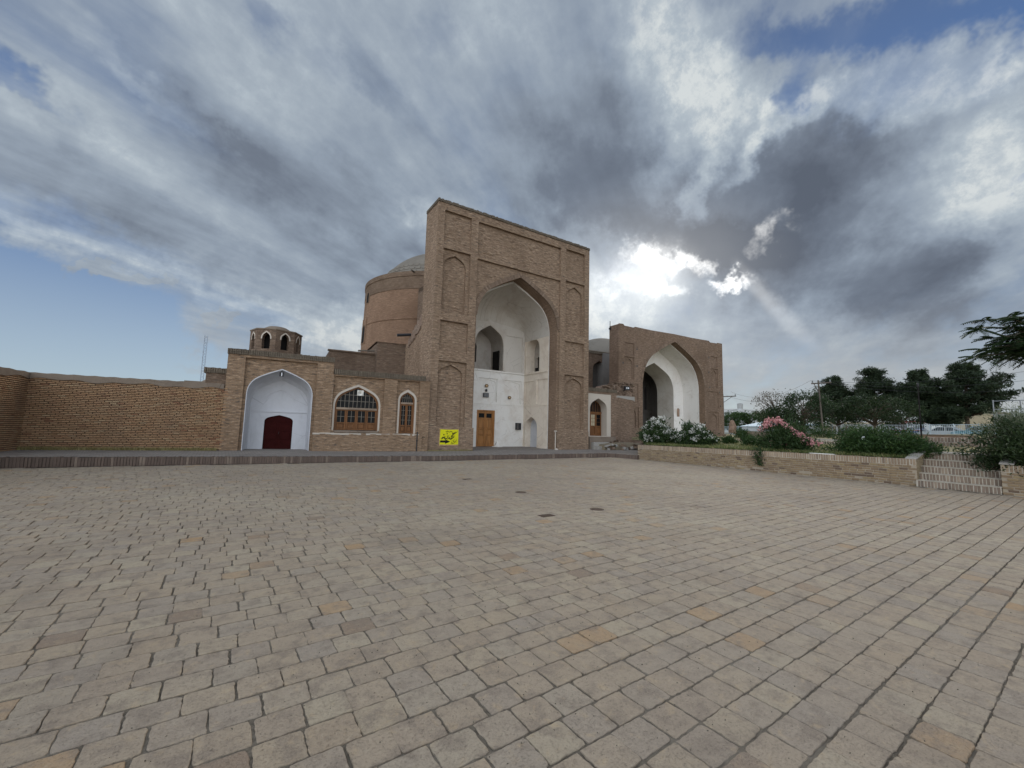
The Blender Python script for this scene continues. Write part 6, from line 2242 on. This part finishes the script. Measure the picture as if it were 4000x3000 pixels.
# dark lamp post in the garden
b = on_x(3603, 1752, 21.5)
t = thing('lamp_post', 'thin dark lamp post rising from the planter by the stairs', 'lamp post', (b.x, b.y, b.z - 0.1))
tp = on_x(3603, 1500, 21.5)
m = MB(); m.tube([(0, 0, -0.2), (0, 0, tp.z - b.z)], [0.026, 0.02], 8); obj('post', m, 'black_void', t, uv=False)
m = MB(); m.lathe([(0.1, 0), (0.1, 0.25), (0.06, 0.3)], 10); obj('post_base', m, 'black_metal', t, uv=False)
m = MB(); m.lathe([(0.02, 0), (0.035, 0.03), (0.04, 0.1), (0.03, 0.14), (0.01, 0.16)], 10); m.v = [(x, y, z + tp.z - b.z) for x, y, z in m.v]; obj('lamp_head', m, 'black_metal', t, uv=False)
# oddments on the planter
b = on_x(3218, 1772, 19.1)
t = thing('loose_board', 'white broken board lying on the planter wall', 'board', (19.08, b.y, 0.845), R(-88))
m = MB(); m.box(-0.45, 0.3, -0.06, 0.16, 0.02, 0.045); obj('board', m, 'rag_board', t)
m = MB(); m.box(-0.2, 0.55, -0.02, 0.18, 0.0, 0.018); obj('board_under', m, 'rag_board', t)
b = on_x(3379, 1737, 20.1)
t = thing('plastic_pipe', 'white plastic pipe end standing up in the green shrubs', 'pipe', b)
tp = on_x(3376, 1707, 20.1)
m = MB(); m.tube([(0, 0, -0.5), (0, 0.02, 0), (0.0, 0.05, tp.z - b.z)], 0.045, 9); obj('pipe', m, 'white_plastic', t, uv=False)
m = MB(); m.tube([(0, 0.05, tp.z - b.z - 0.04), (0, 0.052, tp.z - b.z + 0.02)], 0.055, 9); obj('pipe_collar', m, 'white_plastic', t, uv=False)
# manhole lids and a drain cover in the paving
for i, (px, py, lb, sq) in enumerate(((1825, 1872, 'small dark drain cover farthest out in the paving', 0), (2035, 1923, 'round dark drain lid in the middle of the paving', 1), (2332, 1990, 'round rusty drain lid nearest to the planter', 1), (2135, 2014, 'square grey inspection cover set in the paving', 0))):
    p = on_z(px, py, 0)
    t = thing('drain_cover', lb, 'drain cover', (p.x, p.y, -0.003))
    t.scale = (0.72, 0.72, 1)
    m = MB()
    if sq:
        m.lathe([(0.01, 0.013), (0.15, 0.012), (0.165, 0.004), (0.165, -0.01)], 20)
    else:
        m.cbox(-0.18, 0.18, -0.1, 0.1, -0.01, 0.012, 0.008)
    obj('lid', m, 'drain_iron', t)
    m = MB()
    if sq:
        m.lathe([(0.165, 0.008), (0.195, 0.007), (0.195, -0.01)], 20)
    else:
        m.box(-0.2, 0.2, -0.12, 0.12, -0.012, 0.006)
    obj('rim', m, 'drain_iron', t)

# ------------------------------------------------------------------ fittings on the buildings
# yellow banner on the pier, hand lettered
M = local(portal)
bo = M @ Vector((1.18, -0.075, 0.95))
ban = thing('yellow_banner', 'yellow cloth banner with black Persian lettering and arrow on the portal pier', 'banner', bo, portal.rotation_euler.z)
BW, BH = 1.06, 0.80
m = MB()
gx, gy = 14, 10
vv = []
for j in range(gy + 1):
    for i in range(gx + 1):
        u, v = i / gx, j / gy
        vv.append(((u - 0.5) * BW * (1 + 0.02 * (1 - v)), -0.004 + 0.010 * math.sin(u * 9 + v * 4) * v * (1 - v) * 3, (v - 0.5) * BH - 0.012 * math.sin(math.pi * u)))
m.add(vv, [(j * (gx + 1) + i, j * (gx + 1) + i + 1, (j + 1) * (gx + 1) + i + 1, (j + 1) * (gx + 1) + i) for j in range(gy) for i in range(gx)])
obj('cloth', m, 'yellow_cloth', ban, True)
for z0, z1, nm in ((-0.47, -0.41, 'batten'), (0.40, 0.425, 'batten')):
    m = MB(); m.cbox(-0.56, 0.55, 0.004, 0.03, z0, z1, 0.005); obj(nm, m, 'batten_wood', ban)
for x in (-0.57, 0.53):
    m = MB(); m.cbox(x, x + 0.035, 0.006, 0.032, -0.5, 0.45, 0.005); obj('batten', m, 'batten_wood', ban)


def sp(x, y):
    """banner drawing coordinates (pixels of a sketch 2212 x 1622) to metres on the cloth"""
    return ((x - 765) / 1050 * BW, -(y - 960) / 830 * BH)


def brush(pts, widths, name):
    """a brush stroke: ribbon of varying width slanted like a reed pen"""
    P_ = []
    for i in range(len(pts) - 1):
        for k in range(6):
            t = k / 6
            p0, p1, p2, p3 = pts[max(i - 1, 0)], pts[i], pts[i + 1], pts[min(i + 2, len(pts) - 1)]
            c = lambda a, b, d, e: 0.5 * (2 * b + (d - a) * t + (2 * a - 5 * b + 4 * d - e) * t * t + (3 * b - a - 3 * d + e) * t ** 3)
            P_.append((c(p0[0], p1[0], p2[0], p3[0]), c(p0[1], p1[1], p2[1], p3[1]), widths[i] + (widths[i + 1] - widths[i]) * t))
    P_.append((*pts[-1], widths[-1]))
    mb = MB()
    vv = []
    for i, (x, y, w) in enumerate(P_):
        a, b = P_[max(i - 1, 0)], P_[min(i + 1, len(P_) - 1)]
        dx, dy = b[0] - a[0], b[1] - a[1]
        l = math.hypot(dx, dy) or 1
        for s in (-1, 1):
            q = sp(x - dy / l * w / 2 * s, y + dx / l * w / 2 * s)
            vv.append((q[0], -0.021, q[1]))
    mb.add(vv, [(2 * i, 2 * i + 1, 2 * i + 3, 2 * i + 2) for i in range(len(P_) - 1)])
    obj(name, mb, 'black_ink', ban, uv=False)


def dot(x, y, r, name='lettering'):
    mb = MB()
    vv = []
    for k in range(8):
        q = sp(x + r * math.cos(k * math.pi / 4), y + r * math.sin(k * math.pi / 4)); vv.append((q[0], -0.021, q[1]))
    mb.add(vv, [tuple(range(8))])
    obj(name, mb, 'black_ink', ban, uv=False)


# the large word: strokes from right to left
brush([(1040, 890), (1030, 960), (960, 1010), (900, 1050), (830, 1080), (785, 1050), (810, 990)], [14, 34, 46, 60, 66, 54, 16], 'lettering')   # noon joined to gaf and alef
brush([(1255, 650), (1100, 740), (980, 820), (900, 890), (870, 960), (900, 1000)], [10, 40, 46, 44, 36, 20], 'lettering')                      # gaf bar and bowl
brush([(1160, 640), (1060, 715), (960, 790)], [8, 22, 14], 'lettering')
brush([(985, 880), (960, 930), (905, 950)], [30, 34, 20], 'lettering')
brush([(770, 960), (745, 1010), (700, 1060), (655, 1095)], [34, 40, 34, 12], 'lettering')                                                       # re
brush([(735, 900), (680, 905), (610, 925)], [18, 34, 14], 'lettering')                                                                          # khe
brush([(690, 920), (660, 1000), (600, 1050), (530, 1070), (500, 1020), (520, 915)], [20, 36, 48, 60, 56, 26], 'lettering')
brush([(510, 1000), (450, 985), (400, 1020), (350, 1050), (290, 1095)], [34, 44, 50, 44, 8], 'lettering')                                       # noon he
brush([(440, 960), (380, 975), (340, 1010)], [12, 30, 20], 'lettering')
dot(445, 835, 36); dot(635, 782, 34); dot(955, 752, 34)
# small line above
brush([(930, 690), (890, 660), (850, 650), (870, 690)], [16, 22, 20, 12], 'lettering')
brush([(840, 640), (800, 660), (770, 690), (720, 690)], [18, 24, 22, 16], 'lettering')
brush([(735, 650), (700, 690)], [20, 16], 'lettering')
brush([(665, 600), (660, 670), (610, 690), (565, 670), (560, 640)], [18, 22, 26, 22, 10], 'lettering')
dot(620, 640, 14)
# small line below right
brush([(1215, 1100), (1170, 1090)], [16, 12], 'lettering')
brush([(1225, 1190), (1180, 1170), (1150, 1190), (1130, 1240), (1060, 1290), (960, 1325), (860, 1310)], [20, 26, 24, 22, 24, 26, 10], 'lettering')
brush([(1060, 1100), (1030, 1160), (1020, 1220), (1080, 1215)], [14, 22, 24, 26], 'lettering')
brush([(965, 1240), (920, 1260), (880, 1240)], [20, 26, 12], 'lettering')
dot(945, 1165, 16); dot(1215, 1290, 16)
# arrow
mb = MB()
vv = [sp(x, y) for x, y in ((245, 1155), (545, 1155), (545, 1100), (825, 1220), (535, 1335), (535, 1270), (245, 1265))]
mb.add([(a, -0.021, b) for a, b in vv], [tuple(range(7))]); obj('arrow', mb, 'black_ink', ban, uv=False)


def on_wall(parent, name, label, cat, u, z, y, build, mat):
    M = local(parent)
    o = M @ Vector((u, y, z))
    t = thing(name, label, cat, o, parent.rotation_euler.z)
    build(t)
    return t


def star(n, r0, r1, sx=1.0):
    return [((r0 if k % 2 else r1) * math.cos(k * math.pi / n) * sx, (r0 if k % 2 else r1) * math.sin(k * math.pi / n)) for k in range(2 * n)]


def medallion(t):
    m = MB(); m.prism(star(6, 0.10, 0.125, 1.25), -0.025, 0.01); obj('disc', m, 'medallion', t)
    m = MB(); m.prism(star(6, 0.06, 0.07, 1.3), -0.033, -0.02); obj('boss', m, 'batten_wood', t)


on_wall(portal, 'wall_medallion', 'lobed bronze medallion above the dark plaque in the portal recess', 'medallion', 5.55, 4.32, PD + 0.03, medallion, None)
on_wall(portal, 'wall_medallion', 'lobed bronze medallion on the right hand white panel by the corner', 'medallion', 7.42, 3.62, PD + 0.03, medallion, None)


def dot_(t):
    m = MB(); m.prism([(0.06 * math.cos(k * math.pi / 8), 0.075 * math.sin(k * math.pi / 8)) for k in range(16)], -0.05, 0.01); obj('cap', m, 'black_metal', t)
    m = MB(); m.prism([(0.085 * math.cos(k * math.pi / 8), 0.10 * math.sin(k * math.pi / 8)) for k in range(16)], -0.012, 0.012); obj('back_plate', m, 'black_metal', t)


on_wall(portal, 'wall_lamp', 'small round black fitting between medallion and plaque', 'wall lamp', 5.54, 4.0, PD + 0.03, dot_, None)


def plq(t):
    m = MB(); m.cbox(-0.22, 0.22, -0.03, 0.0, -0.15, 0.15, 0.01); obj('plate', m, 'plaque', t)
    m = MB()
    for z in (0.08, 0.02, -0.04, -0.1):
        m.box(-0.16, 0.16, -0.034, -0.03, z - 0.008, z + 0.008)
    obj('engraving', m, 'grey_metal', t)['kind'] = 'stuff'


on_wall(portal, 'dark_plaque', 'dark rectangular plaque on the white wall above the wooden door', 'plaque', 5.52, 3.68, PD + 0.025, plq, None)


def meter(t):
    m = MB(); m.cbox(-0.2, 0.2, -0.16, 0.0, -0.24, 0.24, 0.02); obj('case', m, 'black_metal', t)
    m = MB(); m.cbox(-0.17, -0.02, -0.172, -0.158, -0.2, 0.2, 0.01); obj('cover', m, 'dark_plaster', t)


on_wall(portal, 'meter_box', 'dark open meter box low on the white wall in the recess corner', 'box', 8.15, 1.62, PD, meter, None)


def flood(t):
    m = MB(); m.cbox(-0.09, 0.09, -0.12, 0.0, -0.1, 0.08, 0.015); obj('housing', m, 'black_metal', t)
    m = MB(); m.box(-0.015, 0.015, -0.13, -0.12, -0.1, 0.06); obj('lamp_tube', m, 'lamp_glass', t)
    m = MB(); m.tube([(0, -0.03, 0.08), (0, 0.02, 0.16)], 0.015, 6); obj('bracket', m, 'black_metal', t, uv=False)


on_wall(gate, 'niche_lamp', 'small black lamp hanging at the apex of the white niche', 'lamp', 2.07, 3.68, 0.14, flood, None)


def speaker(t):
    m = MB(); m.lathe([(0.02, 0), (0.07, -0.02), (0.115, -0.1), (0.125, -0.12), (0.10, -0.11), (0.03, -0.03)], 16); m.v = [(x, z, y) for x, y, z in m.v]; obj('horn', m, 'rag_board', t)
    m = MB(); m.box(-0.13, 0.17, 0.005, 0.03, -0.13, 0.14); obj('mounting_plate', m, 'rag_board', t)


on_wall(wing, 'loudspeaker', 'pale horn loudspeaker mounted in the top of the big arched window', 'loudspeaker', 5.5, 3.03, YW + 0.02, speaker, None)


def flood2(t):
    m = MB(); m.cbox(-0.25, 0.25, -0.2, 0.0, -0.15, 0.15, 0.02); obj('housing', m, 'black_metal', t)
    for x in (-0.16, 0.02):
        m = MB(); m.cbox(x, x + 0.12, -0.215, -0.2, -0.06, 0.07, 0.01); obj('lamp_glass', m, 'lamp_glass', t)
    m = MB(); m.tube([(0, 0, -0.1), (0, 0.3, -0.2)], 0.03, 6); obj('bracket', m, 'black_metal', t, uv=False)


q = on_y(2444, 1517, 22.35)
t = thing('floodlight', 'black twin floodlight on top of the crumbling brick stub', 'floodlight', (q.x, q.y - 0.02, q.z), R(-4)); flood2(t)


def dpipe(t):
    m = MB(); m.tube([(0, 0, 0), (0, 0, 0.98)], 0.028, 8); obj('pipe', m, 'black_metal', t, uv=False)
    m = MB(); m.box(-0.05, 0.05, 0.0, 0.06, 0.5, 0.53); obj('clip', m, 'black_metal', t, uv=False)


on_wall(wing, 'downpipe', 'short black downpipe beside the narrow arched door', 'pipe', 8.36, 0.22, -0.14, dpipe, None)
# white plaster downpipe casing at the right foot of the recess
t = on_wall(portal, 'plaster_stub', 'white plastered stub at the right foot of the portal arch', 'stub', 8.5, 0.2, -0.06, lambda t: None, None)
m = MB(); m.cbox(0.0, 0.06, 0.03, 0.08, 0, 1.14, 0.012); obj('casing', m, 'trim_plaster', t)
m = MB(); m.cbox(-0.08, 0.11, -0.02, 0.08, 1.14, 1.22, 0.02); obj('casing_cap', m, 'trim_plaster', t)
m = MB(); m.tube([(0.06, -0.02, -0.02), (0.05, -0.01, 0.1)], [0.16, 0.05], 9); obj('casing_foot', m, 'trim_plaster', t, uv=False)
t = on_wall(portal, 'plaster_lump', 'white lump of plaster at the foot of the wooden door', 'plaster', 6.42, 0.2, PD - 0.15, lambda t: None, None)
m = MB(); m.lathe([(0.26, 0), (0.2, 0.06), (0.1, 0.2), (0.01, 0.42)], 10); obj('plaster_body', m, 'white_plaster', t, True)
m = MB(); m.lathe([(0.4, 0), (0.36, 0.03), (0.2, 0.07), (0.01, 0.08)], 10); obj('plaster_foot', m, 'white_plaster', t, True)
# rods on the roofs
for lb, px, pb_, pt, Y, mt in (('thin rod on the left corner of the second portal', 2383, 1272, 1258, 25.0, 'black_metal'),):
    b = on_y(px, pb_, Y)
    t = thing('roof_rod', lb, 'rod', b)
    m = MB(); m.tube([(0, 0, -0.3), (0, 0, 0.4)], 0.03, 5); obj('rod', m, mt, t, uv=False)
    m = MB(); m.box(-0.08, 0.08, -0.08, 0.08, -0.35, -0.2); obj('rod_base', m, mt, t, uv=False)
# lattice mast far behind the boundary wall
b, tp = on_y(787, 1480, 90), on_y(803, 1309, 90)
t = thing('lattice_mast', 'tall pale lattice radio mast far behind the boundary wall', 'mast', (b.x, b.y, 0))
hh = tp.z
for k in range(3):
    a = k * 2.094
    m = MB(); m.tube([(0.28 * math.cos(a), 0.28 * math.sin(a), 0), (0.28 * math.cos(a), 0.28 * math.sin(a), hh)], 0.05, 5); obj('leg', m, 'mast_metal', t, uv=False)
m = MB()
z, i = 0.0, 0
while z < hh - 0.5:
    for k in range(3):
        a, c = k * 2.094, (k + 1) * 2.094
        if i % 2:
            a, c = c, a
        m.tube([(0.28 * math.cos(a), 0.28 * math.sin(a), z), (0.28 * math.cos(c), 0.28 * math.sin(c), z + 0.5)], 0.025, 3, False)
    z += 0.5; i += 1
obj('lattice_bracing', m, 'mast_metal', t, uv=False)['kind'] = 'stuff'
